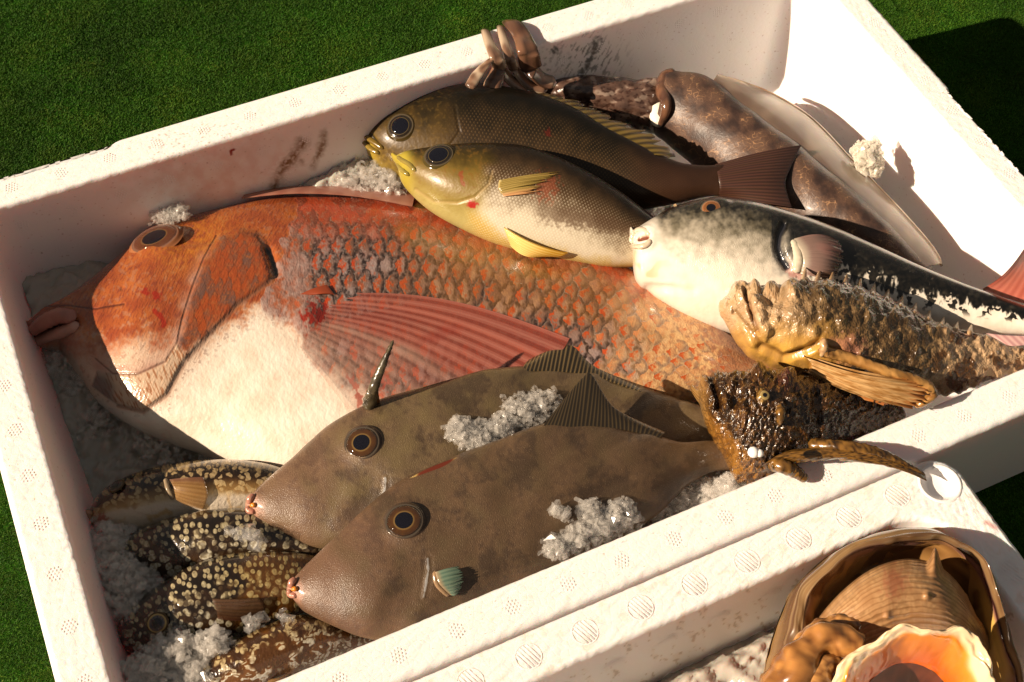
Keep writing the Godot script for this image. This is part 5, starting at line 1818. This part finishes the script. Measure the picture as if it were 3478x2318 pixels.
# ---------------------------------------------------------------- squid
func build_squid() -> void:
	var o := thing("squid", "brown squid with pale fin edge, arms hooked over the back rim", "squid", W(2500, 500, -0.09))
	var st := [
		[2262, 250, 2222, 440, -0.050, 0.020], [2300, 243, 2245, 470, -0.049, 0.022], [2400, 262, 2300, 520, -0.047, 0.024], [2542, 368, 2400, 600, -0.045, 0.025],
		[2661, 456, 2520, 690, -0.043, 0.025], [2808, 574, 2660, 770, -0.042, 0.024], [2956, 707, 2840, 850, -0.042, 0.021],
		[3074, 826, 2990, 905, -0.045, 0.016], [3155, 905, 3125, 940, -0.050, 0.008]]
	var paint := func(x: float, y: float, t: float, v: float) -> Color:
		var n1 := nB.get_noise_2d(x * 1.0, y * 1.0 + 1700.0)
		var n2 := nB.get_noise_2d(x * 4.0, y * 4.0 + 1700.0)
		var n3 := nB.get_noise_2d(x * 20.0, y * 20.0)
		var c := mixc(rgb8(78, 56, 46), rgb8(106, 80, 64), clampf(0.5 + n1 * 0.7 + n3 * 0.7, 0, 1))
		c = mixc(c, rgb8(48, 36, 34), ss(-0.1, 0.8, -n1 + n2 * 0.4) * 0.7)
		# curly pale lines
		var curl := ss(0.07, 0.0, absf(nB.get_noise_2d(x * 2.6 + n2 * 20.0, y * 2.6)))
		c = mixc(c, rgb8(190, 146, 104), curl * ss(0.0, 0.3, n1 + 0.12) * 0.75)
		c = mixc(c, rgb8(50, 46, 46), ss(2830, 2900, x - (y - 760) * 0.2) * ss(0.45, 0.62, v) * 0.0)
		c = mixc(c, rgb8(190, 164, 138), ss(0.07, 0.0, v + n2 * 0.03) * 0.8)
		c.a = 0.02 * n2 + 0.012 * n3
		return c
	var B := body("mantle", st, deg_to_rad(14), 140, 46, Vector2i(800, 384), paint, func(x, y, t, _psi): return 0.0016 * ss(0.05, 0.0, t) + 0.001 * nB.get_noise_2d(x * 0.6, y * 0.6), wet(0.45, 0.1), o, -0.12, 0.3)
	var pale := func(u: float, v: float) -> Color:
		var n := nB.get_noise_2d(u * 700.0, v * 120.0)
		var c := lin(112, 88, 72).lerp(lin(176, 154, 130), clampf(ss(0.1, 0.8, v) + n * 0.6, 0, 1))
		c.a = lerpf(0.95, 0.62, v)
		return c
	var fb := []
	var ft := []
	for p in [[2420, 285], [2542, 378], [2661, 466], [2808, 584], [2956, 716], [3074, 834], [3140, 905]]:
		fb.append(on(B, p[0] - 6, p[1] + 6, 0.0))
	for p in [[2440, 256, -0.045], [2600, 312, -0.045], [2750, 402, -0.046], [2890, 545, -0.047], [3040, 700, -0.050], [3160, 835, -0.054], [3200, 905, -0.058]]:
		ft.append(W(p[0], p[1], p[2]))
	fin("side_fin", fb, ft, 120, 14, 0.0, 0.0, pale, o, 0.004, null, 0.0016, 0.0)
	tube("fin_edge", ft, [0.0012, 0.0018, 0.0018, 0.0018, 0.0018, 0.0015], 80, 8, func(u, _a): return lin(216, 194, 168).lerp(lin(150, 120, 96), clampf(0.5 + nB.get_noise_2d(u * 900.0, 5.0), 0, 1)), wet(0.2, 0.6), o)
	# rolled lip of the mantle and the white cartilage showing inside it
	tube("mantle_rim", [on(B, 2300, 250, 0.0), W(2262, 262, -0.034), W(2250, 310, -0.033), W(2262, 345, -0.031), on(B, 2262, 380, 0.002), on(B, 2240, 430, 0.001)], [0.004, 0.0052, 0.005, 0.0042, 0.003, 0.002], 40, 12,
		func(u, a): return lin(112, 78, 58).lerp(lin(74, 52, 42), clampf(0.5 + nB.get_noise_2d(u * 500.0, a * 60.0), 0, 1)), wet(0.18, 0.8), o)
	tube("cartilage", [W(2256, 330, -0.046), W(2240, 375, -0.046), W(2244, 430, -0.047)], [0.005, 0.0085, 0.005], 20, 14, func(_u, _a): return lin(236, 230, 214), wet(0.15, 0.6), o, 0.7)
	var hs := [[2300, 262, 2262, 455, -0.056, 0.017], [2200, 266, 2190, 445, -0.052, 0.018], [2080, 262, 2060, 420, -0.050, 0.018], [1960, 262, 1940, 390, -0.048, 0.016], [1850, 268, 1840, 350, -0.046, 0.012], [1780, 285, 1780, 330, -0.046, 0.008]]
	var hp := func(x: float, y: float, t: float, v: float) -> Color:
		var n1 := nB.get_noise_2d(x * 1.2, y * 2.4 + 2100.0)
		var n2 := nB.get_noise_2d(x * 4.0, y * 6.0 + 2100.0)
		var c := mixc(rgb8(84, 62, 52), rgb8(130, 102, 88), clampf(0.5 + n1, 0, 1))
		c = mixc(c, rgb8(58, 36, 28), ss(0.0, 0.5, n2) * 0.7)
		c = mixc(c, rgb8(206, 190, 172), ss(0.25, 0.55, n1 - n2 * 0.3) * 0.45)
		c.a = 0.03 * n2
		return c
	body("head", hs, deg_to_rad(14), 80, 30, Vector2i(480, 220), hp, func(x, y, _t, _p): return 0.0022 * nB.get_noise_2d(x * 0.8, y * 2.0), wet(0.2, 0.6), o, 0.5, 0.5)
	var arm := func(u: float, a: float) -> Color:
		var n := nB.get_noise_2d(u * 300.0, a * 60.0)
		var c := lin(126, 96, 76).lerp(lin(84, 62, 50), clampf(0.5 + n * 1.3, 0, 1))
		return c.lerp(lin(196, 176, 152), ss(-0.1, 0.35, nB.get_noise_2d(u * 150.0 + 90.0, a * 30.0)) * 0.75)
	var brownarm := func(u: float, a: float) -> Color:
		var n := nB.get_noise_2d(u * 300.0, a * 60.0)
		return lin(120, 86, 66).lerp(lin(70, 50, 42), clampf(0.5 + n * 1.3, 0, 1)).lerp(lin(176, 150, 126), ss(0.15, 0.5, nB.get_noise_2d(u * 180.0 + 40.0, a * 25.0)) * 0.6)
	var am := wet(0.24, 0.4)
	# arms: up the back wall, over the rim and down the outside
	tube("arm", [WB(1890, 282, 0.016), WB(1845, 272, 0.012), WB(1806, 232, 0.008), WB(1792, 172, 0.006), W(1776, 128, 0.0045), W(1752, 92, 0.0055), W(1733, 76, 0.001), W(1728, 78, -0.02)], [0.006, 0.0075, 0.0075, 0.0068, 0.0060, 0.0054, 0.005, 0.004], 70, 18, brownarm, am, o, 0.38)
	tube("arm", [WB(1860, 306, 0.018), WB(1800, 290, 0.012), WB(1752, 240, 0.006), WB(1730, 192, 0.004), W(1716, 150, 0.003), W(1704, 112, 0.0035), W(1700, 92, 0.0), W(1698, 94, -0.02)], [0.004, 0.0046, 0.0040, 0.0034, 0.0030, 0.0027, 0.0024, 0.002], 70, 14, arm, am, o, 0.55)
	tube("arm", [WB(1790, 310, 0.014), WB(1730, 268, 0.008), WB(1698, 226, 0.005), WB(1686, 196, 0.0045), W(1664, 152, 0.0035), W(1652, 116, 0.004), W(1647, 104, 0.0), W(1645, 108, -0.02)], [0.004, 0.0052, 0.0048, 0.0042, 0.0034, 0.0028, 0.0024, 0.002], 70, 14, arm, am, o, 0.5)
	tube("arm", [WB(1676, 196, 0.004), WB(1656, 215, 0.005), WB(1624, 252, 0.008), WB(1592, 300, 0.014)], [0.0015, 0.0032, 0.0042, 0.0036], 40, 14, arm, am, o, 0.5)
	tube("arm", [WB(1700, 205, 0.004), WB(1690, 245, 0.006), WB(1672, 290, 0.012), WB(1650, 330, 0.016)], [0.003, 0.0052, 0.0062, 0.005], 40, 14, brownarm, am, o, 0.45)

# a photo place d metres in front of the back wall of the big box
func WB(x: float, y: float, d: float) -> Vector3:
	var r := look_dir(x, y)
	return EYE + r * ((-0.5636 + d - EYE.dot(AZ)) / r.dot(AZ))

# ---------------------------------------------------------------- a red fish tail in the corner
func build_red_tail() -> void:
	var o := thing("fish_tail", "pinkish red tail fin rising in the box corner beside the pufferfish", "fish tail", W(3500, 990, -0.02))
	var c := func(u: float, v: float) -> Color:
		var ray := 0.5 + 0.5 * cos(u * 9.0 * TAU)
		var n := nB.get_noise_2d(u * 300.0, v * 40.0)
		var k := lin(190, 112, 94).lerp(lin(160, 78, 64), clampf(ray * 0.6 + n * 0.6, 0, 1))
		k.a = 0.96
		return k
	fin("fin", [W(3600, 1060, -0.02), W(3470, 1028, -0.02), W(3340, 985, -0.02)], [W(3640, 720, 0.02), W(3560, 770, 0.018), W(3480, 850, 0.014)], 100, 20, 9.0, 0.0004, c, o, 0.003, null, 0.0016)
	var o2 := thing("fin_scrap", "thin pale pink fin lying between pufferfish tail and stonefish tail", "fin", W(3430, 1160, -0.01))
	fin("fin", [W(3350, 1132, 0.004), W(3420, 1140, 0.004), W(3520, 1142, 0.004)], [W(3400, 1160, 0.002), W(3440, 1176, 0.002), W(3540, 1165, 0.002)], 50, 8, 6.0, 0.0003, func(u, _v): return lin(220, 180, 172, 0.9).lerp(lin(190, 140, 140, 0.9), 0.5 + 0.5 * cos(u * 6.0 * TAU)), o2)

# ---------------------------------------------------------------- shells in the second box
func build_shells() -> void:
	var o := thing("bowl_shell", "large glossy brown shell rim with dark purple lining, in the small box", "shell", W(3060, 2250, -0.06))
	var out := [[2560, 2480, -0.045], [2590, 2330, -0.036], [2612, 2205, -0.028], [2668, 2050, -0.020], [2724, 1969, -0.015], [2813, 1889, -0.010], [2917, 1832, -0.007], [3022, 1799, -0.006], [3126, 1794, -0.006], [3204, 1815, -0.006], [3282, 1862, -0.006], [3338, 1904, -0.006], [3366, 1952, -0.008], [3404, 2074, -0.010], [3441, 2204, -0.012], [3466, 2280, -0.014], [3490, 2400, -0.02]]
	var lip := [[2700, 2480, -0.015], [2722, 2330, -0.012], [2728, 2178, -0.010], [2742, 2050, -0.006], [2780, 1980, -0.003], [2866, 1908, 0.001], [2930, 1872, 0.003], [2995, 1852, 0.004], [3126, 1838, 0.004], [3196, 1838, 0.002], [3262, 1868, 0.0], [3318, 1905, -0.003], [3350, 1955, -0.004], [3390, 2076, -0.006], [3426, 2206, -0.008], [3452, 2285, -0.010], [3476, 2400, -0.014]]
	var inn := [[2740, 2480, -0.05], [2752, 2330, -0.05], [2760, 2200, -0.046], [2800, 2090, -0.042], [2850, 2010, -0.038], [2920, 1950, -0.036], [2980, 1915, -0.034], [3040, 1895, -0.034], [3130, 1880, -0.034], [3196, 1880, -0.034], [3226, 1905, -0.030], [3262, 1950, -0.030], [3290, 2010, -0.030], [3318, 2110, -0.030], [3345, 2220, -0.030], [3362, 2290, -0.032], [3380, 2400, -0.04]]
	var t3 := func(a: Array) -> Array:
		var r := []
		for p in a:
			r.append(W(p[0], p[1], p[2] + 0.015))
		return r
	var nu := 150
	var A := smooth_path(t3.call(out), nu)
	var L := smooth_path(t3.call(lip), nu)
	var I := smooth_path(t3.call(inn), nu)
	var P := []
	var cs := PackedColorArray()
	var nv := 40
	for i in nu + 1:
		var u := float(i) / nu
		for j in nv + 1:
			var v := float(j) / nv
			var p: Vector3
			var c: Color
			var n := nB.get_noise_2d(u * 160.0, v * 260.0)
			var n2 := nB.get_noise_2d(u * 1500.0, v * 120.0)
			if v < 0.5:
				var k := v * 2.0
				p = A[i].lerp(L[i], k) + Vector3.UP * 0.005 * sin(PI * k)
				var streak := nB.get_noise_2d(u * 90.0, v * 1700.0)
				c = lin(138, 108, 72).lerp(lin(92, 66, 44), clampf(0.5 + n * 1.2 + streak * 0.3, 0, 1))
				c = c.lerp(lin(176, 150, 112), ss(0.2, 0.6, streak + n2 * 0.3) * 0.4)
				c = c.lerp(lin(48, 26, 26), ss(0.90, 1.0, k))
			else:
				var k := (v - 0.5) * 2.0
				p = L[i].lerp(I[i], k) + Vector3.UP * 0.004 * sin(PI * k)
				c = lin(48, 26, 26).lerp(lin(140, 100, 88), ss(0.03, 0.16, k + n * 0.1))
				c = c.lerp(lin(176, 136, 80), ss(0.15, 0.5, k + n * 0.25))
				c = c.lerp(lin(120, 84, 50), ss(0.1, 0.5, n2 + n))
				c = c.lerp(lin(212, 176, 90), ss(0.72, 0.8, u) * ss(0.98, 0.9, u) * ss(0.15, 0.4, k) * ss(0.9, 0.6, k) * 0.8)
			p += Vector3.UP * (0.0005 * n2 + 0.0030 * n) + (L[i] - A[i]).normalized() * 0.0022 * nB.get_noise_2d(u * 900.0, v * 220.0)
			P.append(p)
			cs.append(c)
	var floor_pts := []
	var cf := PackedColorArray()
	for i in nu + 1:
		for j in 13:
			var v := j / 12.0
			floor_pts.append(I[i].lerp(W(3060, 2300, -0.07), v * 0.9) - Vector3.UP * 0.012 * sin(PI * 0.5 * v))
			cf.append(lin(92, 60, 30).lerp(lin(132, 98, 56), clampf(0.5 + nB.get_noise_2d(i * 6.0, v * 300.0), 0, 1)))
	obj("inner_floor", grid_mesh(floor_pts, nu, 12, false, PackedVector2Array(), cf, o.position, null), wet(0.3, 0.3), o)
	# outside wall down into the ice
	obj("rim", grid_mesh(P, nu, nv, false, PackedVector2Array(), cs, o.position, null), wet(0.22, 0.5), o)
	var Q := []
	var cq := PackedColorArray()
	for i in nu + 1:
		for j in 13:
			var v := j / 12.0
			var p: Vector3 = A[i]
			var ctr := W(3060, 2250, -0.03)
			var dirn := (p - ctr) * Vector3(1, 0, 1)
			Q.append(p - Vector3.UP * 0.045 * v - dirn.normalized() * 0.018 * v * v)
			cq.append(lin(146, 108, 62).lerp(lin(96, 66, 38), clampf(0.5 + nB.get_noise_2d(i * 4.0, v * 900.0), 0, 1)))
	obj("outer_wall", grid_mesh(Q, nu, 12, false, PackedVector2Array(), cq, o.position, null), wet(0.3, 0.3), o)

	var k := thing("conch", "tan knobbed conch shell with cream lip and bright orange opening", "shell", W(3050, 2150, -0.05))
	var st := [
		[2730, 2190, 2760, 2300, -0.009, 0.014], [2785, 2088, 2830, 2280, -0.003, 0.022], [2865, 1998, 2910, 2250, 0.001, 0.028], [2960, 1928, 2995, 2225, 0.003, 0.031],
		[3060, 1896, 3080, 2210, 0.003, 0.031], [3150, 1902, 3160, 2205, 0.002, 0.030], [3225, 1945, 3230, 2205, -0.001, 0.027], [3278, 2010, 3280, 2205, -0.005, 0.022], [3318, 2090, 3318, 2210, -0.009, 0.014]]
	var knobs := [[3185, 1905, 46, 11.0], [3310, 2010, 40, 12.0], [3150, 1985, 26, 2.0], [3010, 2040, 26, 1.6]]
	var paint := func(x: float, y: float, t: float, v: float) -> Color:
		var n1 := nB.get_noise_2d(x * 1.2, y * 1.2 + 3000.0)
		var n2 := nB.get_noise_2d(x * 4.0, y * 4.0 + 3000.0)
		# spiral cords run along the whorl, growth lines across
		var cord := sin(v * 150.0 + n1 * 2.0)
		var grow := nB.get_noise_2d(t * 2200.0, v * 60.0) * 0.5
		var c := mixc(rgb8(206, 162, 114), rgb8(176, 130, 86), clampf(0.5 + n1 + grow * 0.3, 0, 1))
		c = mixc(c, rgb8(222, 186, 142), ss(0.1, 0.6, grow) * 0.5)
		c = mixc(c, rgb8(124, 84, 46), ss(0.3, 0.9, cord) * 0.35)
		c = mixc(c, rgb8(122, 84, 48), ss(0.0, 0.9, n2 * 0.6 - n1) * 0.35)
		c = mixc(c, rgb8(150, 78, 54), ss(60, 10, Vector2(x - 3035, y - 1945).length() + n2 * 24.0) * 0.5)
		c.a = 0.02 * cord + 0.015 * grow + 0.01 * n2
		return c
	var disp := func(x: float, y: float, t: float, psi: float) -> float:
		var q := Vector2(x, y)
		var d := 0.0003 * sin(psi * 40.0)
		for kk in knobs:
			var dd := q.distance_to(Vector2(kk[0], kk[1]))
			if dd < kk[2]:
				d += 0.001 * kk[3] * pow(ss(kk[2], 0.0, dd), 1.6)
		return d * ss(3.6, 2.6, psi)
	var B := body("whorl", st, deg_to_rad(26), 150, 60, Vector2i(720, 400), paint, disp, wet(0.34, 0.25), k, 0.5, 0.4)
	# the flared lip: cream wavy border, orange throat
	var lo := [[2770, 2440, 0.004], [2826, 2318, 0.016], [2866, 2248, 0.022], [2916, 2202, 0.026], [2958, 2182, 0.028], [2994, 2152, 0.031], [3040, 2128, 0.033], [3090, 2122, 0.034], [3140, 2134, 0.033], [3200, 2130, 0.032], [3256, 2122, 0.030], [3298, 2150, 0.028], [3334, 2184, 0.025], [3362, 2250, 0.022], [3378, 2310, 0.018], [3390, 2420, 0.008]]
	var li := [[2880, 2460, -0.012], [2900, 2400, -0.006], [2930, 2345, -0.002], [2962, 2310, 0.0], [3000, 2280, 0.002], [3030, 2264, 0.004], [3062, 2256, 0.005], [3095, 2254, 0.005], [3125, 2260, 0.005], [3152, 2272, 0.004], [3180, 2290, 0.002], [3200, 2310, 0.0], [3220, 2335, -0.002], [3235, 2360, -0.004], [3250, 2400, -0.008], [3260, 2450, -0.014]]
	var LO := smooth_path(t3.call(lo), 140)
	var LI := smooth_path(t3.call(li), 140)
	var R := []
	var cr := PackedColorArray()
	for i in 141:
		var u := i / 140.0
		for j in 33:
			var v := j / 32.0
			var n := nB.get_noise_2d(u * 300.0, v * 160.0)
			var p: Vector3 = LO[i].lerp(LI[i], v) + Vector3.UP * (0.010 * sin(PI * minf(v * 1.1, 1.0)) + 0.0006 * sin(u * 43.0 + sin(u * 17.0) * 2.0) * (1.0 - v))
			var rag := nB.get_noise_2d(u * 700.0, 4.0) + 0.15 * nB.get_noise_2d(u * 2600.0, 9.0)
			p += (LO[i] - LI[i]).normalized() * 0.0036 * rag * (1.0 - v) + Vector3.UP * 0.003 * nB.get_noise_2d(u * 800.0, v * 300.0) * (1.0 - v * 0.6)
			if v < 0.06:
				p -= Vector3.UP * 0.003 * (1.0 - v / 0.06)
			R.append(p)
			var c := lin(236, 208, 168)
			c = c.lerp(lin(232, 138, 40), ss(0.26, 0.46, v + n * 0.30 + 0.2 * ss(0.5, 0.9, u) * -1.0))
			c = c.lerp(lin(206, 92, 12), ss(0.5, 0.9, v + n * 0.2))
			cr.append(c)
	obj("lip", grid_mesh(R, 140, 32, false, PackedVector2Array(), cr, k.position, null), wet(0.22, 0.5), k)
	# the animal's dark body inside, and the knobbly outer fold beside the lip
	var th := []
	var ct := PackedColorArray()
	for i in 141:
		for j in 13:
			var v := j / 12.0
			var p: Vector3 = LI[i].lerp(W(3070, 2420, -0.034), v)
			th.append(p - Vector3.UP * 0.012 * sin(PI * v * 0.5))
			ct.append(lin(78, 34, 22).lerp(lin(104, 50, 30), clampf(0.5 + nB.get_noise_2d(i * 9.0, v * 300.0), 0, 1)))
	obj("throat", grid_mesh(th, 140, 12, false, PackedVector2Array(), ct, k.position, null), wet(0.5, 0.0), k)
	tube("fold", [W(2640, 2420, 0.012), W(2690, 2310, 0.022), W(2740, 2222, 0.026), W(2810, 2176, 0.029), W(2880, 2180, 0.029), W(2925, 2200, 0.028)], [0.012, 0.013, 0.011, 0.009, 0.009, 0.006], 70, 20,
		func(u, a): return lin(176, 122, 66).lerp(lin(112, 70, 34), clampf(0.5 + nB.get_noise_2d(u * 700.0, a * 120.0) * 1.2, 0, 1)), wet(0.24, 0.5), k, 0.9, 0.0045, 45.0)
	for q in [[[2700, 2420, 0.016], [2760, 2318, 0.026], [2800, 2262, 0.029], [2856, 2232, 0.029]], [[2660, 2330, 0.008], [2716, 2236, 0.016], [2770, 2160, 0.020], [2850, 2120, 0.022], [2930, 2128, 0.024]]]:
		var pts := []
		for p in q:
			pts.append(W(p[0], p[1], p[2]))
		tube("fold", pts, [0.005, 0.0068, 0.0055, 0.003], 50, 14, func(u, a): return lin(186, 134, 76).lerp(lin(104, 66, 34), clampf(0.5 + nB.get_noise_2d(u * 900.0, a * 160.0) * 1.3, 0, 1)), wet(0.2, 0.6), k, 0.8, 0.003, 80.0)

# ---------------------------------------------------------------- ice
var ice_mat: StandardMaterial3D
var slush_mat: StandardMaterial3D
func ice_material() -> StandardMaterial3D:
	if ice_mat == null:
		# wet granular ice: thin clear skins over a little white
		ice_mat = StandardMaterial3D.new()
		ice_mat.albedo_color = Color(0.93, 0.91, 0.88, 0.13)
		ice_mat.transparency = BaseMaterial3D.TRANSPARENCY_ALPHA
		ice_mat.roughness = 0.09
		ice_mat.metallic_specular = 0.7
		ice_mat.cull_mode = BaseMaterial3D.CULL_DISABLED
	return ice_mat
func crystal(st: SurfaceTool, c: Vector3, r: float) -> void:
	# a broken angular chip: a box with its corners knocked about
	var ax := Vector3(rng.randfn(), rng.randfn(), rng.randfn()).normalized()
	var bs := Basis(ax, rng.randf() * TAU) * Basis.from_scale(Vector3(r * rng.randf_range(0.7, 1.5), r * rng.randf_range(0.45, 1.0), r * rng.randf_range(0.45, 1.0)))
	var g := []
	for i in 8:
		var p := Vector3(1.0 if i & 1 else -1.0, 1.0 if i & 2 else -1.0, 1.0 if i & 4 else -1.0)
		g.append(c + bs * (p * rng.randf_range(0.55, 1.0) + Vector3(rng.randf_range(-0.25, 0.25), rng.randf_range(-0.25, 0.25), rng.randf_range(-0.25, 0.25))))
	for f in [[0, 1, 3, 2], [4, 6, 7, 5], [0, 4, 5, 1], [2, 3, 7, 6], [0, 2, 6, 4], [1, 5, 7, 3]]:
		var m: Vector3 = (g[f[0]] + g[f[1]] + g[f[2]] + g[f[3]]) * 0.25
		m += (m - c) * rng.randf_range(0.0, 0.35)
		for k in 4:
			for q in [g[f[k]], m, g[f[(k + 1) % 4]]]:
				st.add_vertex(q)
# blobs: [x, y, height over rim, radius in photo units, grains]; grains pile up towards each blob's middle
func ice_clump(called: String, label: String, blobs: Array, grain: float, sd: int, B: Body = null, mat: Material = null, cat := "ice") -> void:
	rng.seed = sd
	var st := SurfaceTool.new()
	st.begin(Mesh.PRIMITIVE_TRIANGLES)
	st.set_smooth_group(-1)
	var org := W(blobs[0][0], blobs[0][1], blobs[0][2])
	for b in blobs:
		for i in int(b[4] * 2.0):
			var a := rng.randf() * TAU
			var rr := pow(rng.randf(), 0.62) * (1.3 if rng.randf() < 0.10 else 1.0)
			var x: float = b[0] + cos(a) * rr * b[3]
			var y: float = b[1] + sin(a) * rr * b[3] * 0.8
			var r := grain * rng.randf_range(0.3, 1.0)
			var p: Vector3
			if B:
				p = on(B, x, y, r * 0.5 + rng.randf() * grain * 2.2 * maxf(1.0 - rr * rr, 0.0))
			else:
				p = W(x, y, b[2] + rng.randf() * b[3] * 0.00011 * maxf(1.0 - rr * rr, 0.0) - rng.randf() * 0.003)
			crystal(st, p - org, r)
	st.generate_normals()
	var o := obj(called, st.commit(), mat if mat else ice_material())
	o.position = org
	tag(o, label, cat, "clumps of crushed ice")

func build_ice() -> void:
	# bed of wet crushed ice in the big box: an uneven sheet
	slush_mat = StandardMaterial3D.new()
	slush_mat.albedo_color = Color(0.70, 0.67, 0.63)
	slush_mat.roughness = 0.12
	slush_mat.metallic_specular = 0.55
	slush_mat.subsurf_scatter_enabled = true
	slush_mat.subsurf_scatter_strength = 0.35
	slush_mat.cull_mode = BaseMaterial3D.CULL_DISABLED
	var bed := func(a0: float, a1: float, b0: float, b1: float, hf: Callable, na: int, nb: int, org: Vector3) -> ArrayMesh:
		var P := []
		for i in na + 1:
			for j in nb + 1:
				var a := lerpf(a0, a1, float(i) / na)
				var b := lerpf(b0, b1, float(j) / nb)
				var q := BX(a, b, 0.0)
				var n := 0.0016 * nB.get_noise_2d(q.x * 26000.0, q.z * 26000.0) + 0.0030 * nB.get_noise_2d(q.x * 9000.0, q.z * 9000.0) + 0.0045 * nB.get_noise_2d(q.x * 3000.0, q.z * 3000.0) + 0.0009 * nB.get_noise_2d(q.x * 60000.0, q.z * 60000.0)
				P.append(BX(a, b, hf.call(a, b) + n))
		return grid_mesh(P, na, nb, false, PackedVector2Array(), PackedColorArray(), org, true)
	var org := BX(0.1, -0.4, -0.1)
	var hf := func(a: float, b: float) -> float:
		var h := -0.080
		h += 0.020 * ss(0.06, -0.06, a) * ss(-0.40, -0.50, b)
		h += 0.030 * ss(-0.52, -0.56, b) * ss(0.05, 0.14, a) * ss(0.26, 0.20, a)
		h -= 0.030 * ss(0.30, 0.40, a)
		return h
	var mi := obj("crushed_ice", bed.call(-0.069, 0.40, -0.561, -0.230, hf, 230, 165, org), slush_mat)
	mi.position = org
	mi.set_meta("kind", "stuff")
	tag(mi, "bed of wet grey crushed ice under the fish", "ice")
	var org2 := BX(0.15, -0.1, -0.08)
	var hf2 := func(a: float, b: float) -> float:
		return -0.055 + 0.012 * ss(0.05, 0.25, a) - 0.02 * ss(-0.155, -0.17, b)
	var mi2 := obj("crushed_ice", bed.call(-0.09, 0.33, -0.1685, 0.02, hf2, 200, 100, org2), slush_mat)
	mi2.position = org2
	mi2.set_meta("kind", "stuff")
	tag(mi2, "sunlit crushed ice lying in the small box around the shells", "ice")
	ice_clump("ice_clump", "tall grey clump of ice against the left wall, by the spotted puffers", [[385, 1840, -0.046, 90, 150], [400, 1940, -0.042, 115, 240], [450, 1990, -0.038, 100, 190], [390, 2040, -0.040, 90, 150], [470, 2080, -0.034, 60, 70]], 0.0026, 1)
	ice_clump("ice_clump", "low grey ice heap covering the golden spotted puffer's cheek", [[600, 2210, -0.022, 80, 150], [520, 2270, -0.024, 90, 170], [660, 2290, -0.024, 90, 170], [720, 2180, -0.018, 60, 100], [450, 2300, -0.026, 70, 120], [560, 2330, -0.024, 90, 120]], 0.0024, 2)
	ice_clump("ice_clump", "small lump of ice on the sea bream's brow by the wall", [[560, 730, -0.040, 55, 90], [605, 720, -0.038, 40, 50]], 0.0022, 3)
	ice_clump("ice_clump", "glittering ice under the dark grunt's chin by the back wall", [[1230, 590, -0.052, 110, 200], [1330, 610, -0.048, 80, 110], [1150, 610, -0.056, 70, 80]], 0.0024, 4)
	ice_clump("ice_clump", "strip of ice melting between the sea bream's jaw and the left wall", [[200, 1220, -0.062, 90, 140], [270, 1290, -0.064, 80, 100], [330, 1420, -0.070, 90, 100], [560, 1500, -0.066, 110, 100], [760, 1560, -0.060, 90, 70]], 0.0026, 5)
	ice_clump("ice_clump", "grey ice heap beside the dark stonefish inside the front rim", [[2330, 1690, -0.030, 70, 150], [2420, 1670, -0.024, 60, 110], [2480, 1650, -0.018, 50, 90], [2240, 1730, -0.030, 50, 70]], 0.0024, 6)
	ice_clump("ice_lump", "rounded lump of melting ice stuck to the right wall", [[2945, 520, -0.030, 46, 120], [2950, 560, -0.036, 44, 100]], 0.0030, 7, null, white_ice())

func build_ice_on_fish(up: Body, low: Body, sp: Body) -> void:
	ice_clump("ice_clump", "sunlit crushed ice lying on the thorny filefish's flank", [[1580, 1470, 0, 66, 90], [1640, 1490, 0, 70, 110], [1700, 1450, 0, 60, 80], [1780, 1400, 0, 80, 130], [1850, 1370, 0, 60, 80], [1560, 1450, 0, 40, 30]], 0.0023, 11, up)
	ice_clump("ice_clump", "sparkling ice on the rim side filefish, against the front rim", [[1900, 1860, 0, 55, 80], [1980, 1830, 0, 70, 110], [2050, 1790, 0, 60, 80], [2100, 1750, 0, 60, 90], [2130, 1770, 0, 50, 50], [2010, 1740, 0, 50, 60]], 0.0023, 12, low)
	ice_clump("ice_clump", "two clear ice grains on the rim side filefish behind its side fin", [[1895, 1735, 0, 22, 10], [1920, 1750, 0, 10, 3]], 0.0030, 13, low)

func build_clear_ice() -> void:
	ice_clump("ice_chip", "clear chip of ice on the dark dotted pufferfish's side", [[860, 1830, -0.016, 34, 5], [790, 1810, -0.014, 26, 3]], 0.0040, 21, null, clear_ice())
	ice_clump("ice_chip", "clear reddish chip of ice over the golden spotted puffer's fin", [[870, 2120, -0.012, 40, 6], [960, 2090, -0.010, 24, 3]], 0.0042, 22, null, clear_ice())
func white_ice() -> StandardMaterial3D:
	var m := ice_material().duplicate() as StandardMaterial3D
	m.albedo_color = Color(0.95, 0.92, 0.86, 0.4)
	m.roughness = 0.2
	return m
func clear_ice() -> StandardMaterial3D:
	var m := StandardMaterial3D.new()
	m.albedo_color = Color(0.95, 0.94, 0.92, 0.07)
	m.transparency = BaseMaterial3D.TRANSPARENCY_ALPHA
	m.roughness = 0.04
	m.metallic_specular = 0.6
	m.cull_mode = BaseMaterial3D.CULL_DISABLED
	return m

func _ready() -> void:
	nA.noise_type = FastNoiseLite.TYPE_SIMPLEX_SMOOTH
	nA.seed = 3
	nA.frequency = 1.0
	nB.noise_type = FastNoiseLite.TYPE_SIMPLEX_SMOOTH
	nB.seed = 8
	nB.frequency = 0.01
	nB.fractal_octaves = 2
	build_light()
	build_turf()
	build_boxes()
	build_ice()
	build_bream()
	build_grunts()
	build_puffer()
	build_filefish()
	build_spotted()
	build_stonefish()
	build_squid()
	build_red_tail()
	build_shells()
	build_ice_on_fish(bodies.upper, bodies.lower, null)
	build_clear_ice()
	loose_bead.call(2560, 1537, 0.036, 0.0030, "larger white foam bead stuck to the dark stonefish's cheek")
	loose_bead.call(2580, 1540, 0.036, 0.0022, "smaller white foam bead beside the larger one on the stonefish's cheek")

var bodies := {}
